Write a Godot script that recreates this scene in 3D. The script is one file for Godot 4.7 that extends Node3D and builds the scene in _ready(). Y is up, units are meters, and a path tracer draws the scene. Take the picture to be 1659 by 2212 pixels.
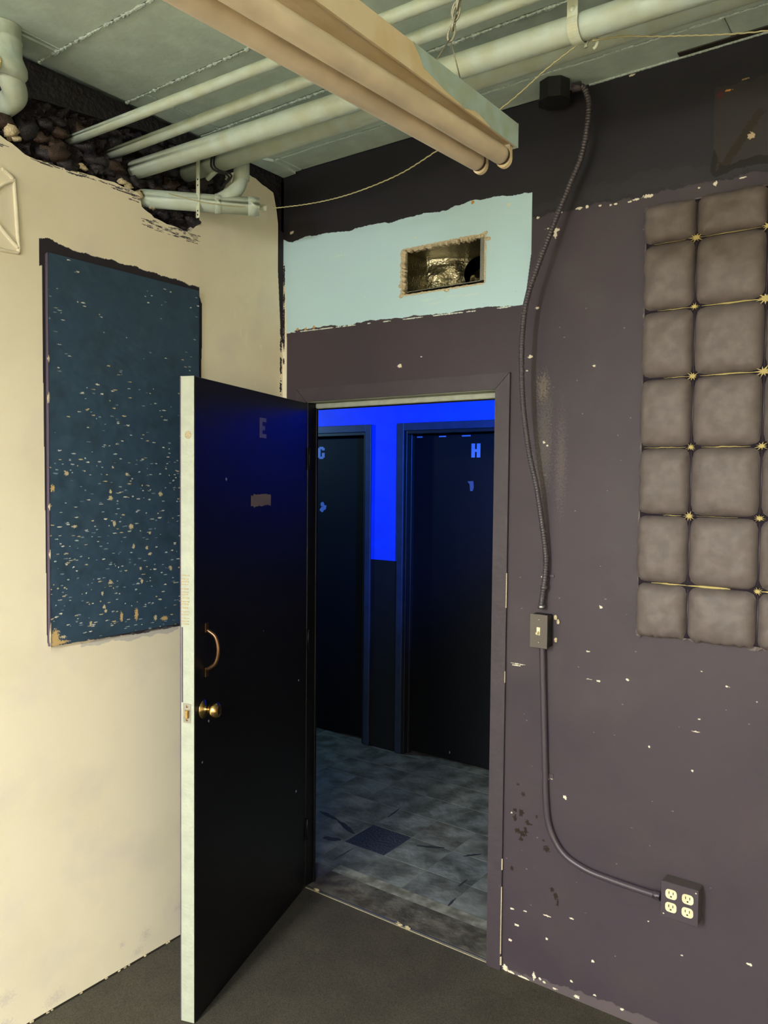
extends Node3D

const WALL_W := 2.25        # textured stretch of the door wall, metres
const CEIL := 2.975
var rng := RandomNumberGenerator.new()
const LAMP := Color(0.965, 0.985, 1.0)
var lamp_power := 0.46
var lamp_down := 16.5
var taken := {}
var M := {}
var T := {}

# ------------------------------------------------------------------ nodes
func numbered(called: String) -> String:
	var n: int = taken.get(called, 0)
	taken[called] = n + 1
	return called if n == 0 else "%s_%03d" % [called, n]

func base(called: String, at := Vector3.ZERO, turn := 0.0) -> Node3D:
	var o := Node3D.new()
	o.name = numbered(called)
	add_child(o)
	o.position = at
	o.rotation.y = turn
	return o

func tag(o: Node, label: String, category := "", group := "", kind := "") -> Node:
	if label: o.set_meta("label", label)
	if category: o.set_meta("category", category)
	if group: o.set_meta("group", group)
	if kind: o.set_meta("kind", kind)
	return o

func S(smooth := false) -> SurfaceTool:
	var st := SurfaceTool.new()
	st.begin(Mesh.PRIMITIVE_TRIANGLES)
	st.set_smooth_group(0 if smooth else -1)
	return st

func put(st: SurfaceTool, called: String, m: Material, parent: Node = null, at := Vector3.ZERO) -> MeshInstance3D:
	st.generate_normals()
	return put_mesh(st.commit(), called, m, parent, at)

func put_mesh(mesh: Mesh, called: String, m: Material, parent: Node = null, at := Vector3.ZERO) -> MeshInstance3D:
	var o := MeshInstance3D.new()
	o.mesh = mesh
	o.material_override = m
	o.position = at
	if parent == null:
		o.name = numbered(called)
		add_child(o)
	else:
		o.name = called
		parent.add_child(o, true)
	return o

# ------------------------------------------------------------------ shapes
func tri(st: SurfaceTool, a: Vector3, b: Vector3, c: Vector3, away: Vector3) -> void:
	if (a - c).cross(a - b).dot(away) < 0:
		var t := b; b = c; c = t
	st.add_vertex(a); st.add_vertex(b); st.add_vertex(c)

func quad(st: SurfaceTool, a: Vector3, b: Vector3, c: Vector3, d: Vector3, away: Vector3) -> void:
	tri(st, a, b, c, away); tri(st, a, c, d, away)

func quad_uv(st: SurfaceTool, p: Array, uv: Array, away: Vector3) -> void:
	for k in [[0, 1, 2], [0, 2, 3]]:
		var i: int = k[0]; var j: int = k[1]; var l: int = k[2]
		if (p[i] - p[l]).cross(p[i] - p[j]).dot(away) < 0:
			var t := j; j = l; l = t
		for q in [i, j, l]:
			st.set_uv(uv[q]); st.add_vertex(p[q])

# chamfered box between two corners
func box(st: SurfaceTool, lo: Vector3, hi: Vector3, b := 0.0, xf := Transform3D()) -> void:
	var c := (lo + hi) / 2
	var h := (hi - lo) / 2
	b = minf(b, minf(h.x, minf(h.y, h.z)) * 0.45)
	var ax := [Vector3.RIGHT, Vector3.UP, Vector3.BACK]
	var pt := func(sx: float, sy: float, sz: float, along: int) -> Vector3:
		var v := Vector3(sx * (h.x - (0.0 if along == 0 else b)), sy * (h.y - (0.0 if along == 1 else b)), sz * (h.z - (0.0 if along == 2 else b)))
		return xf * (c + v)
	for a in 3:
		for s in [-1.0, 1.0]:
			var q := []
			for uv in [[-1.0, -1.0], [1.0, -1.0], [1.0, 1.0], [-1.0, 1.0]]:
				var k := [0.0, 0.0, 0.0]
				k[a] = s; k[(a + 1) % 3] = uv[0]; k[(a + 2) % 3] = uv[1]
				q.append(pt.call(k[0], k[1], k[2], a))
			quad(st, q[0], q[1], q[2], q[3], xf.basis * (ax[a] * s))
	if b <= 0: return
	for a in 3:
		var u := (a + 1) % 3
		var v := (a + 2) % 3
		for su in [-1.0, 1.0]:
			for sv in [-1.0, 1.0]:
				var q := []
				for e in [[-1.0, u], [1.0, u], [1.0, v], [-1.0, v]]:
					var k := [0.0, 0.0, 0.0]
					k[a] = e[0]; k[u] = su; k[v] = sv
					q.append(pt.call(k[0], k[1], k[2], e[1]))
				quad(st, q[0], q[1], q[2], q[3], xf.basis * (ax[u] * su + ax[v] * sv))
	for sx in [-1.0, 1.0]:
		for sy in [-1.0, 1.0]:
			for sz in [-1.0, 1.0]:
				tri(st, pt.call(sx, sy, sz, 0), pt.call(sx, sy, sz, 1), pt.call(sx, sy, sz, 2), xf.basis * Vector3(sx, sy, sz))

func boxed(called: String, lo: Vector3, hi: Vector3, m: Material, parent: Node = null, b := 0.0) -> MeshInstance3D:
	var st := S()
	box(st, lo, hi, b)
	return put(st, called, m, parent)

# tube swept along points; radius may be a number or an array of one per point
func tube(st: SurfaceTool, pts: Array, r, sides := 12, caps := true, flat := 1.0) -> void:
	var n := pts.size()
	var rings := []
	var dir: Vector3 = (pts[1] - pts[0]).normalized()
	var side := dir.cross(Vector3.UP if absf(dir.y) < 0.9 else Vector3.RIGHT).normalized()
	for i in n:
		var d: Vector3 = (pts[mini(i + 1, n - 1)] - pts[maxi(i - 1, 0)]).normalized()
		side = (side - d * side.dot(d)).normalized()
		var up := d.cross(side)
		var ring := []
		var rr: float = r[i] if r is Array else r
		for k in sides:
			var a := TAU * k / sides
			ring.append(pts[i] + (side * cos(a) + up * sin(a) * flat) * rr)
		rings.append(ring)
	for i in n - 1:
		for k in sides:
			var k2 := (k + 1) % sides
			var mid: Vector3 = rings[i][k] + rings[i + 1][k2] - pts[i] - pts[i + 1]
			quad(st, rings[i][k], rings[i][k2], rings[i + 1][k2], rings[i + 1][k], mid)
	if caps:
		for e in [[0, pts[0] - pts[1]], [n - 1, pts[n - 1] - pts[n - 2]]]:
			for k in range(1, sides - 1):
				tri(st, rings[e[0]][0], rings[e[0]][k], rings[e[0]][k + 1], e[1])

func curve(pts: Array, step := 0.01) -> Array:
	var out := []
	for i in pts.size() - 1:
		var p0: Vector3 = pts[maxi(i - 1, 0)]
		var p1: Vector3 = pts[i]
		var p2: Vector3 = pts[i + 1]
		var p3: Vector3 = pts[mini(i + 2, pts.size() - 1)]
		var n := maxi(2, int(p1.distance_to(p2) / step))
		for k in n:
			out.append(p1.cubic_interpolate(p2, p0, p3, float(k) / n))
	out.append(pts[-1])
	return out

# profile [radius, height] turned about an axis
func lathe(st: SurfaceTool, at: Vector3, axis: Vector3, profile: Array, sides := 24) -> void:
	var z := axis.normalized()
	var x := z.cross(Vector3.UP if absf(z.y) < 0.9 else Vector3.RIGHT).normalized()
	var y := z.cross(x)
	for i in profile.size() - 1:
		for k in sides:
			var a := TAU * k / sides
			var b := TAU * (k + 1) / sides
			var da := x * cos(a) + y * sin(a)
			var db := x * cos(b) + y * sin(b)
			var p: Array = profile[i]
			var q: Array = profile[i + 1]
			var n: Vector3 = (da + db) * (q[1] - p[1]) - z * (q[0] - p[0]) * 2.0
			if n.length() < 1e-9: n = z
			if p[0] > 1e-6:
				tri(st, at + da * p[0] + z * p[1], at + db * p[0] + z * p[1], at + db * q[0] + z * q[1], n)
			if q[0] > 1e-6:
				tri(st, at + da * p[0] + z * p[1], at + db * q[0] + z * q[1], at + da * q[0] + z * q[1], n)

# polygon (in a plane given by origin, u, v) pushed out along w
func plate(st: SurfaceTool, poly: PackedVector2Array, o: Vector3, u: Vector3, v: Vector3, w: Vector3, uvs := Vector2.ZERO) -> void:
	var idx := Geometry2D.triangulate_polygon(poly)
	var c := Vector2.ZERO
	for p in poly: c += p
	c /= poly.size()
	for i in range(0, idx.size(), 3):
		for f in [0.0, 1.0]:
			var p := []
			for k in 3: p.append(poly[idx[i + k]])
			var q := []
			for k in 3: q.append(o + u * p[k].x + v * p[k].y + w * f)
			var ord := [0, 1, 2]
			if (q[0] - q[2]).cross(q[0] - q[1]).dot(w * (2.0 * f - 1.0)) < 0: ord = [0, 2, 1]
			for k in ord:
				if uvs != Vector2.ZERO: st.set_uv(Vector2(p[k].x / uvs.x, 1.0 - p[k].y / uvs.y))
				st.add_vertex(q[k])
	var area := 0.0
	for i in poly.size():
		area += poly[i].cross(poly[(i + 1) % poly.size()])
	for i in poly.size():
		var a := poly[i]
		var b := poly[(i + 1) % poly.size()]
		var t := (b - a)
		var nn := Vector2(t.y, -t.x) * signf(area)
		var qs := [o + u * a.x + v * a.y, o + u * b.x + v * b.y, o + u * b.x + v * b.y + w, o + u * a.x + v * a.y + w]
		var away := u * nn.x + v * nn.y
		if uvs != Vector2.ZERO:
			var ua := Vector2(a.x / uvs.x, 1.0 - a.y / uvs.y)
			var ub := Vector2(b.x / uvs.x, 1.0 - b.y / uvs.y)
			quad_uv(st, qs, [ua, ub, ub, ua], away)
		else:
			quad(st, qs[0], qs[1], qs[2], qs[3], away)

func lump(st: SurfaceTool, at: Vector3, size: Vector3, sd: int, rough := 0.25, n := 6) -> void:
	var f := FastNoiseLite.new()
	f.seed = sd
	f.frequency = 1.1
	var p := func(i: int, j: int) -> Vector3:
		var th := PI * i / n
		var ph := TAU * (j % (2 * n)) / (2 * n)
		var d := Vector3(sin(th) * cos(ph), cos(th), sin(th) * sin(ph))
		return at + d * size * (1.0 + rough * f.get_noise_3dv(d * 1.4 + Vector3.ONE * sd))
	for i in n:
		for j in 2 * n:
			var mid: Vector3 = (p.call(i, j) + p.call(i + 1, j + 1)) / 2 - at
			if i > 0: tri(st, p.call(i, j), p.call(i, j + 1), p.call(i + 1, j + 1), mid)
			if i < n - 1: tri(st, p.call(i, j), p.call(i + 1, j + 1), p.call(i + 1, j), mid)

# ------------------------------------------------------------------ materials
func noise_tex(freq: float, lo: Color, hi: Color, sd: int, size := 512, normal := false, bump := 4.0, fractal := 4) -> NoiseTexture2D:
	var f := FastNoiseLite.new()
	f.seed = sd
	f.frequency = freq
	f.fractal_octaves = fractal
	var t := NoiseTexture2D.new()
	t.width = size; t.height = size
	t.seamless = true
	t.noise = f
	if normal:
		t.as_normal_map = true
		t.bump_strength = bump
	else:
		var g := Gradient.new()
		g.set_color(0, lo); g.set_color(1, hi)
		g.set_offset(0, 0.25); g.set_offset(1, 0.75)
		t.color_ramp = g
	return t

func mat(called: String, c: Color, rough := 0.7, metal := 0.0, tex := "mottle", scale := 1.5, nrm := "", nscale := 0.4) -> StandardMaterial3D:
	var m := StandardMaterial3D.new()
	m.resource_name = called
	m.albedo_color = c
	m.roughness = rough
	m.metallic = metal
	if tex:
		m.albedo_texture = T[tex]
		m.uv1_triplanar = true
		m.uv1_world_triplanar = true
		m.uv1_scale = Vector3.ONE * scale
	if nrm:
		m.normal_enabled = true
		m.normal_texture = T[nrm]
		m.normal_scale = nscale
		m.uv1_triplanar = true
		m.uv1_world_triplanar = true
		m.uv1_scale = Vector3.ONE * scale
	M[called] = m
	return m

func rgb(r: int, g: int, b: int) -> Color:
	return Color8(r, g, b)

func make_materials() -> void:
	T.soft = noise_tex(0.015, Color(0.945, 0.945, 0.945), Color(1, 1, 1), 2)
	T.mottle = noise_tex(0.02, Color(0.88, 0.88, 0.88), Color(1, 1, 1), 3)
	T.grain = noise_tex(0.12, Color(0.72, 0.72, 0.72), Color(1, 1, 1), 5)
	T.stain = noise_tex(0.016, Color(0.68, 0.67, 0.64), Color(1, 1, 1), 9)
	T.rust = noise_tex(0.018, Color(0.95, 0.92, 0.85), Color(1, 1, 1), 14)
	T.bump = noise_tex(0.05, Color.BLACK, Color.WHITE, 21, 512, true, 6.0)
	T.fine = noise_tex(0.2, Color.BLACK, Color.WHITE, 22, 512, true, 5.0)
	mat("purple_paint", rgb(62, 53, 60), 0.55, 0, "soft", 0.9, "bump", 0.08)
	mat("dark_paint", rgb(36, 30, 35), 0.6, 0, "grain", 1.3, "bump", 0.5)
	mat("cream_plaster", rgb(236, 224, 196), 0.85, 0, "soft", 0.8, "bump", 0.3)
	mat("ceiling_paint", rgb(190, 206, 194), 0.7, 0, "soft", 1.2, "bump", 0.06)
	mat("bead_paint", rgb(196, 210, 200), 0.6, 0, "grain", 2.0)
	mat("pipe_paint", rgb(182, 196, 186), 0.5, 0, "rust", 1.1, "bump", 0.15)
	mat("strap_paint", rgb(196, 204, 186), 0.5, 0.0, "rust", 3.0)
	mat("fixture_cream", rgb(222, 204, 172), 0.45, 0, "rust", 0.9)
	mat("fixture_green", rgb(170, 192, 190), 0.5, 0, "rust", 1.6)
	mat("tube_glass", rgb(232, 214, 186), 0.3, 0, "mottle", 0.6)
	mat("socket_plastic", rgb(226, 206, 168), 0.45, 0, "mottle", 3.0)
	mat("chain_metal", rgb(176, 172, 150), 0.45, 0.5, "grain", 6.0)
	mat("string_twine", rgb(196, 186, 140), 0.9, 0, "grain", 12.0)
	mat("room_floor", rgb(74, 68, 55), 0.8, 0, "floor_speck", 1.0)
	mat("black_door", rgb(15, 15, 17), 0.42, 0, "mottle", 1.0)
	mat("door_edge", rgb(164, 168, 150), 0.55, 0, "soft", 2.6, "bump", 0.2)
	mat("door_edge_bare", rgb(190, 174, 136), 0.7, 0, "grain", 4.0)
	mat("brass_dark", rgb(120, 88, 62), 0.34, 0.9, "mottle", 5.0)
	mat("brass", rgb(198, 168, 110), 0.22, 1.0, "mottle", 5.0)
	mat("hall_door", rgb(11, 12, 16), 0.62, 0, "soft", 1.0)
	M.hall_door.metallic_specular = 0.3
	M.black_door.metallic_specular = 0.36
	mat("letter_vinyl", rgb(150, 160, 190), 0.5, 0, "grain", 6.0)
	mat("letter_vinyl_worn", rgb(104, 102, 118), 0.5, 0, "grain", 6.0)
	mat("paper_scrap", rgb(128, 112, 112), 0.8, 0, "grain", 9.0)
	mat("hall_blue", rgb(12, 74, 235), 0.6, 0, "soft", 1.0)
	mat("hall_black", rgb(22, 23, 26), 0.5, 0, "mottle", 1.0)
	mat("hall_casing", rgb(40, 52, 74), 0.5, 0, "mottle", 1.0)
	mat("sill_wood", rgb(104, 98, 84), 0.6, 0, "stain", 1.2, "bump", 0.2)
	mat("nosing", rgb(150, 148, 132), 0.6, 0, "stain", 1.5)
	mat("bright_metal", rgb(190, 188, 182), 0.3, 0.9, "grain", 6.0)
	mat("duct_metal", rgb(158, 150, 122), 0.28, 0.95, "grain", 3.0, "bump", 0.5)
	mat("foil_black", rgb(30, 28, 24), 0.25, 0.8, "grain", 3.0, "bump", 1.0)
	mat("raw_plaster", rgb(232, 214, 178), 0.9, 0, "grain", 5.0, "fine", 0.8)
	mat("conduit_paint", rgb(76, 66, 74), 0.4, 0.0, "grain", 6.0)
	mat("flex_paint", rgb(82, 74, 78), 0.4, 0.1, "grain", 6.0)
	mat("switch_plate", rgb(100, 92, 86), 0.4, 0.3, "grain", 6.0)
	mat("ivory", rgb(236, 222, 178), 0.4, 0, "mottle", 4.0)
	mat("slot_dark", rgb(40, 32, 24), 0.6, 0, "")
	mat("box_black", rgb(24, 22, 22), 0.5, 0.0, "grain", 4.0)
	mat("vinyl_pad", rgb(104, 93, 90), 0.62, 0, "mottle", 2.0, "fine", 0.05)
	mat("pad_back", rgb(44, 37, 46), 0.8, 0, "grain", 3.0)
	M.pad_back.metallic_specular = 0.2
	mat("foam_yellow", rgb(206, 186, 120), 0.85, 0, "grain", 8.0)
	mat("board_side", rgb(92, 78, 96), 0.6, 0, "grain", 5.0)
	mat("rubble_dark", rgb(46, 38, 43), 0.5, 0, "grain", 3.0, "fine", 1.2)
	mat("rubble_brown", rgb(72, 52, 38), 0.6, 0, "grain", 3.0, "fine", 1.2)
	mat("rubble_pale", rgb(224, 204, 164), 0.8, 0, "grain", 3.0, "fine", 0.8)
	mat("lamp_housing", rgb(232, 230, 222), 0.5, 0, "mottle", 1.0)

# ------------------------------------------------------------------ painted images
func overlay(img: Image, c: Color, strength: float, freq: float, sd: int, cells := 160, threshold := 0.0) -> void:
	var f := FastNoiseLite.new()
	f.seed = sd
	f.frequency = freq
	f.fractal_octaves = 4
	var hgt := int(cells * float(img.get_height()) / img.get_width())
	var o := Image.create(cells, hgt, false, Image.FORMAT_RGBA8)
	for y in hgt:
		for x in cells:
			var v := clampf((f.get_noise_2d(x, y) - threshold) * 1.6, 0, 1)
			o.set_pixel(x, y, Color(c.r, c.g, c.b, v * strength))
	o.resize(img.get_width(), img.get_height(), Image.INTERPOLATE_CUBIC)
	img.blend_rect(o, Rect2i(0, 0, img.get_width(), img.get_height()), Vector2i.ZERO)

func mark(img: Image, s: float, top: float, x: float, y: float, w: float, h: float, c: Color, ragged := 0.6, soft := 0.0, sd := 0) -> void:
	var f := FastNoiseLite.new()
	f.seed = sd + int(x * 977) + int(y * 613)
	f.frequency = 0.16
	var cx := x * s
	var cy := (top - y) * s
	var rx := maxf(w * s / 2, 0.8)
	var ry := maxf(h * s / 2, 0.8)
	for j in range(int(cy - ry * 1.6) - 1, int(cy + ry * 1.6) + 2):
		for i in range(int(cx - rx * 1.6) - 1, int(cx + rx * 1.6) + 2):
			if i < 0 or j < 0 or i >= img.get_width() or j >= img.get_height(): continue
			var d := sqrt(pow((i - cx) / rx, 2) + pow((j - cy) / ry, 2)) + ragged * f.get_noise_2d(i, j)
			if soft > 0.0:
				var a := clampf((1.0 - d) / soft, 0, 1) * c.a * (0.75 + 0.5 * f.get_noise_2d(i * 3, j * 3))
				if a > 0.0: img.set_pixel(i, j, img.get_pixel(i, j).lerp(c, clampf(a, 0, 1)))
			elif d < 1.0:
				img.set_pixel(i, j, img.get_pixel(i, j).lerp(c, c.a))

# fill everything between two ragged lines y0(x), y1(x)
func band(img: Image, s: float, top: float, xs: Array, lo: Array, hi: Array, c: Color, ragged := 0.004, sd := 1, brush := 0.0) -> void:
	var f := FastNoiseLite.new()
	f.seed = sd
	f.frequency = 0.02
	f.fractal_octaves = 4
	for i in range(maxi(0, int(xs[0] * s)), mini(img.get_width(), int(xs[-1] * s))):
		var x := i / s
		var k := 0
		while k < xs.size() - 2 and x > xs[k + 1]: k += 1
		var t: float = clampf((x - xs[k]) / (xs[k + 1] - xs[k]), 0, 1)
		var a: float = lerpf(lo[k], lo[k + 1], t) + ragged * 2.0 * f.get_noise_2d(i, 0)
		var b: float = lerpf(hi[k], hi[k + 1], t) + ragged * 2.0 * f.get_noise_2d(i, 500)
		if brush > 0.0:
			a += brush * f.get_noise_2d(i * 30, 900)
			b += brush * f.get_noise_2d(i * 30, 1200)
		for j in range(maxi(0, int((top - b) * s)), mini(img.get_height(), int((top - a) * s))):
			img.set_pixel(i, j, img.get_pixel(i, j).lerp(c, c.a))

func image_mat(called: String, img: Image, rough: float, nrm := "", nscale := 0.3) -> StandardMaterial3D:
	var m := StandardMaterial3D.new()
	m.resource_name = called
	m.albedo_texture = ImageTexture.create_from_image(img)
	m.texture_repeat = false
	m.roughness = rough
	M[called] = m
	return m

func paint_door_wall() -> void:
	var s := 1536.0 / WALL_W
	var top := 3.0
	var img := Image.create(1536, 2048, false, Image.FORMAT_RGB8)
	var P := rgb(62, 53, 60)
	img.fill(P)
	img.convert(Image.FORMAT_RGBA8)
	overlay(img, rgb(69, 61, 63), 0.6, 0.03, 11)
	overlay(img, rgb(53, 45, 55), 0.6, 0.022, 12)
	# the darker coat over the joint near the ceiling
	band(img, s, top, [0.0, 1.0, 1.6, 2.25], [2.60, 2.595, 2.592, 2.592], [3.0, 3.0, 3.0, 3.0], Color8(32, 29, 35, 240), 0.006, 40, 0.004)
	band(img, s, top, [1.13, 1.5, 1.9], [2.605, 2.60, 2.60], [2.64, 2.66, 2.62], Color8(60, 55, 54, 70), 0.012, 42)
	# pale blue-green board left bare
	var tq := rgb(182, 211, 218)
	band(img, s, top, [0.0, 0.05, 0.12, 0.22, 0.35, 0.46, 0.6, 0.665, 0.78, 0.88, 0.98, 1.128], [2.325, 2.322, 2.332, 2.33, 2.322, 2.327, 2.322, 2.325, 2.314, 2.321, 2.316, 2.309], [2.708, 2.692, 2.703, 2.70, 2.688, 2.69, 2.684, 2.688, 2.684, 2.694, 2.690, 2.676], tq, 0.0035, 43)
	band(img, s, top, [1.098, 1.112, 1.13], [2.30, 2.30, 2.30], [2.305, 2.36, 2.50], P, 0.003, 44)
	for q in [[0.3, 2.6], [0.75, 2.36], [0.82, 2.375], [0.72, 2.375], [0.9, 2.37]]:
		mark(img, s, top, q[0], q[1], 0.09, 0.012, Color8(214, 226, 216, 120), 0.9, 0.7)
	for q in [[1.04, 2.655, 0.014], [0.43, 2.42, 0.006], [0.66, 2.61, 0.008], [0.2, 2.55, 0.004], [0.86, 2.632, 0.005]]:
		mark(img, s, top, q[0], q[1], q[2], q[2] * 0.8, rgb(214, 214, 190), 0.6)
	for q in [[0.08, 2.335], [0.17, 2.333], [0.125, 2.33], [0.9, 2.69]]:
		mark(img, s, top, q[0], q[1], 0.012, 0.012, rgb(188, 140, 70), 0.7)
	for i in 40:
		var x := rng.randf_range(0.0, 1.1)
		mark(img, s, top, x, 2.325 - 0.014 * x, rng.randf_range(0.01, 0.04), 0.004, rgb(206, 214, 200), 0.8)
	# cream paint lapping round the corner, black lines left in it
	band(img, s, top, [0.0, 0.006, 0.014, 0.022], [2.0, 2.0, 2.02, 2.05], [2.62, 2.55, 2.50, 2.28], rgb(222, 214, 190), 0.02, 45)
	for i in 14:
		mark(img, s, top, 0.004, rng.randf_range(2.2, 2.62), 0.008, rng.randf_range(0.02, 0.06), rgb(44, 36, 44), 0.8)
	# rubbed patch behind the cable
	mark(img, s, top, 1.185, 1.84, 0.07, 0.44, Color8(92, 84, 80, 235), 0.8, 0.8, 3)
	mark(img, s, top, 1.245, 1.78, 0.05, 0.42, Color8(88, 76, 76, 225), 0.8, 0.8, 4)
	mark(img, s, top, 1.178, 2.03, 0.05, 0.11, Color8(128, 118, 92, 190), 1.0, 0.6, 5)
	mark(img, s, top, 1.20, 1.97, 0.03, 0.06, Color8(72, 66, 64, 200), 1.0, 0.6, 6)
	# worn strip just above the floor, right of the door
	band(img, s, top, [1.06, 1.2, 1.4, 1.6, 1.9, 2.25], [-0.1, -0.1, -0.1, -0.1, -0.1, -0.1], [0.006, 0.018, 0.036, 0.04, 0.03, 0.03], Color8(104, 94, 93, 150), 0.008, 46)
	# water stain high on the right
	band(img, s, top, [1.70, 1.72, 1.75, 1.79, 1.85, 2.0], [2.63, 2.605, 2.62, 2.632, 2.622, 2.63], [2.86, 2.855, 2.85, 2.852, 2.86, 2.85], Color8(52, 47, 42, 150), 0.006, 47)
	band(img, s, top, [1.692, 1.70, 1.72, 1.75, 1.79, 1.85, 2.0], [2.62, 2.605, 2.602, 2.615, 2.618, 2.612, 2.62], [2.645, 2.69, 2.64, 2.632, 2.64, 2.634, 2.64], rgb(20, 15, 9), 0.006, 48)
	for i in 26:
		var t := i / 25.0
		mark(img, s, top, 1.735 + 0.085 * t, 2.64 + 0.12 * t, 0.022, 0.02, Color8(36, 26, 15, 200), 0.9)
		mark(img, s, top, 1.71 + 0.006 * sin(t * 7), 2.63 + 0.21 * t, 0.008, 0.014, Color8(48, 38, 30, 170), 0.9)
	for q in [[1.735, 2.843, 0.02, 0.005, 196, 130, 70], [1.78, 2.862, 0.022, 0.004, 150, 120, 80], [1.80, 2.70, 0.02, 0.018, 170, 150, 120], [1.712, 2.835, 0.02, 0.02, 70, 30, 34]]:
		mark(img, s, top, q[0], q[1], q[2], q[3], rgb(q[4], q[5], q[6]), 0.8)
	# chips down to the plaster
	var chips := [[1.196, 2.549, 0.036, 0.006], [1.212, 2.527, 0.013, 0.027], [1.216, 2.538, 0.018, 0.012], [1.13, 2.135, 0.015, 0.012], [1.152, 2.294, 0.014, 0.008], [0.596, 2.145, 0.021, 0.014], [0.548, 2.023, 0.009, 0.005], [1.213, 0.719, 0.023, 0.007], [1.233, 0.722, 0.01, 0.005], [1.283, 0.67, 0.012, 0.013], [1.357, 1.078, 0.019, 0.003], [1.39, 1.077, 0.014, 0.006], [1.483, 1.096, 0.011, 0.008], [1.693, 0.972, 0.024, 0.004], [1.701, 1.012, 0.008, 0.004], [1.555, 0.897, 0.007, 0.006], [1.391, 1.317, 0.011, 0.009], [1.352, 1.168, 0.012, 0.005], [1.106, 1.091, 0.052, 0.003], [1.099, 1.085, 0.035, 0.004], [1.097, 0.231, 0.014, 0.007], [1.147, 0.238, 0.014, 0.005], [1.23, 0.25, 0.03, 0.005], [1.315, 0.27, 0.013, 0.006], [1.116, 0.179, 0.018, 0.008], [1.092, 0.117, 0.013, 0.009], [1.228, 0.17, 0.009, 0.007], [1.39, 0.153, 0.011, 0.008], [1.184, 0.024, 0.012, 0.026], [1.206, 0.023, 0.01, 0.008], [1.221, 0.017, 0.01, 0.008], [1.26, 0.01, 0.016, 0.006], [1.318, 0.058, 0.011, 0.007], [1.398, 0.043, 0.011, 0.006], [1.339, 0.013, 0.019, 0.01], [1.86, 0.32, 0.017, 0.007], [1.489, 0.033, 0.014, 0.007], [1.513, 2.589, 0.034, 0.01], [1.477, 2.586, 0.02, 0.007], [1.456, 2.583, 0.012, 0.005], [1.412, 2.585, 0.01, 0.006], [1.395, 2.584, 0.007, 0.006], [1.362, 2.589, 0.009, 0.006], [1.319, 2.594, 0.009, 0.009], [1.291, 2.594, 0.022, 0.008], [1.231, 2.593, 0.01, 0.005], [1.149, 2.591, 0.01, 0.008], [1.706, 2.586, 0.013, 0.012], [1.661, 2.583, 0.007, 0.005], [1.781, 2.587, 0.02, 0.004], [1.454, 2.966, 0.02, 0.006], [1.353, 2.087, 0.011, 0.006], [1.185, 1.847, 0.009, 0.008], [1.197, 1.836, 0.008, 0.005], [1.119, 2.089, 0.009, 0.005], [1.186, 1.398, 0.008, 0.006], [1.074, 0.012, 0.018, 0.024], [1.095, 0.004, 0.03, 0.009], [1.144, 0.003, 0.04, 0.008], [1.685, 0.851, 0.006, 0.006], [1.776, 1.123, 0.008, 0.005], [1.704, 1.156, 0.006, 0.004], [1.858, 1.091, 0.004, 0.004], [1.669, 0.276, 0.009, 0.005], [1.565, 0.347, 0.006, 0.006], [1.089, 0.568, 0.007, 0.007], [0.045, 2.734, 0.02, 0.012], [0.693, 2.171, 0.008, 0.005]]
	for q in chips:
		mark(img, s, top, q[0], q[1], q[2], q[3], rgb(214, 204, 180), 0.7)
	var stains := [[1.111, 0.673, 0.009, 0.008], [1.132, 0.643, 0.014, 0.013], [1.102, 0.555, 0.014, 0.023], [1.126, 0.578, 0.016, 0.026], [1.103, 0.58, 0.011, 0.013], [1.148, 0.551, 0.014, 0.016], [1.162, 0.547, 0.012, 0.006], [1.112, 0.512, 0.021, 0.017], [1.131, 0.506, 0.018, 0.019], [1.143, 0.518, 0.014, 0.026], [1.126, 0.486, 0.014, 0.013], [1.183, 0.58, 0.008, 0.01], [1.21, 0.504, 0.008, 0.008], [1.222, 0.478, 0.023, 0.019], [1.243, 0.347, 0.013, 0.016], [1.257, 0.328, 0.014, 0.025], [1.264, 0.306, 0.008, 0.025], [1.095, 0.374, 0.011, 0.013]]
	for q in stains:
		mark(img, s, top, q[0], q[1], q[2], q[3], Color8(30, 21, 12, 235), 1.0)
	for i in 90:
		mark(img, s, top, rng.randf_range(1.07, 2.2), rng.randf_range(0.05, 2.5), rng.randf_range(0.003, 0.007), rng.randf_range(0.002, 0.004), Color8(180, 168, 160, 120), 0.7)
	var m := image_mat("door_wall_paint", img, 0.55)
	m.metallic_specular = 0.4

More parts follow.
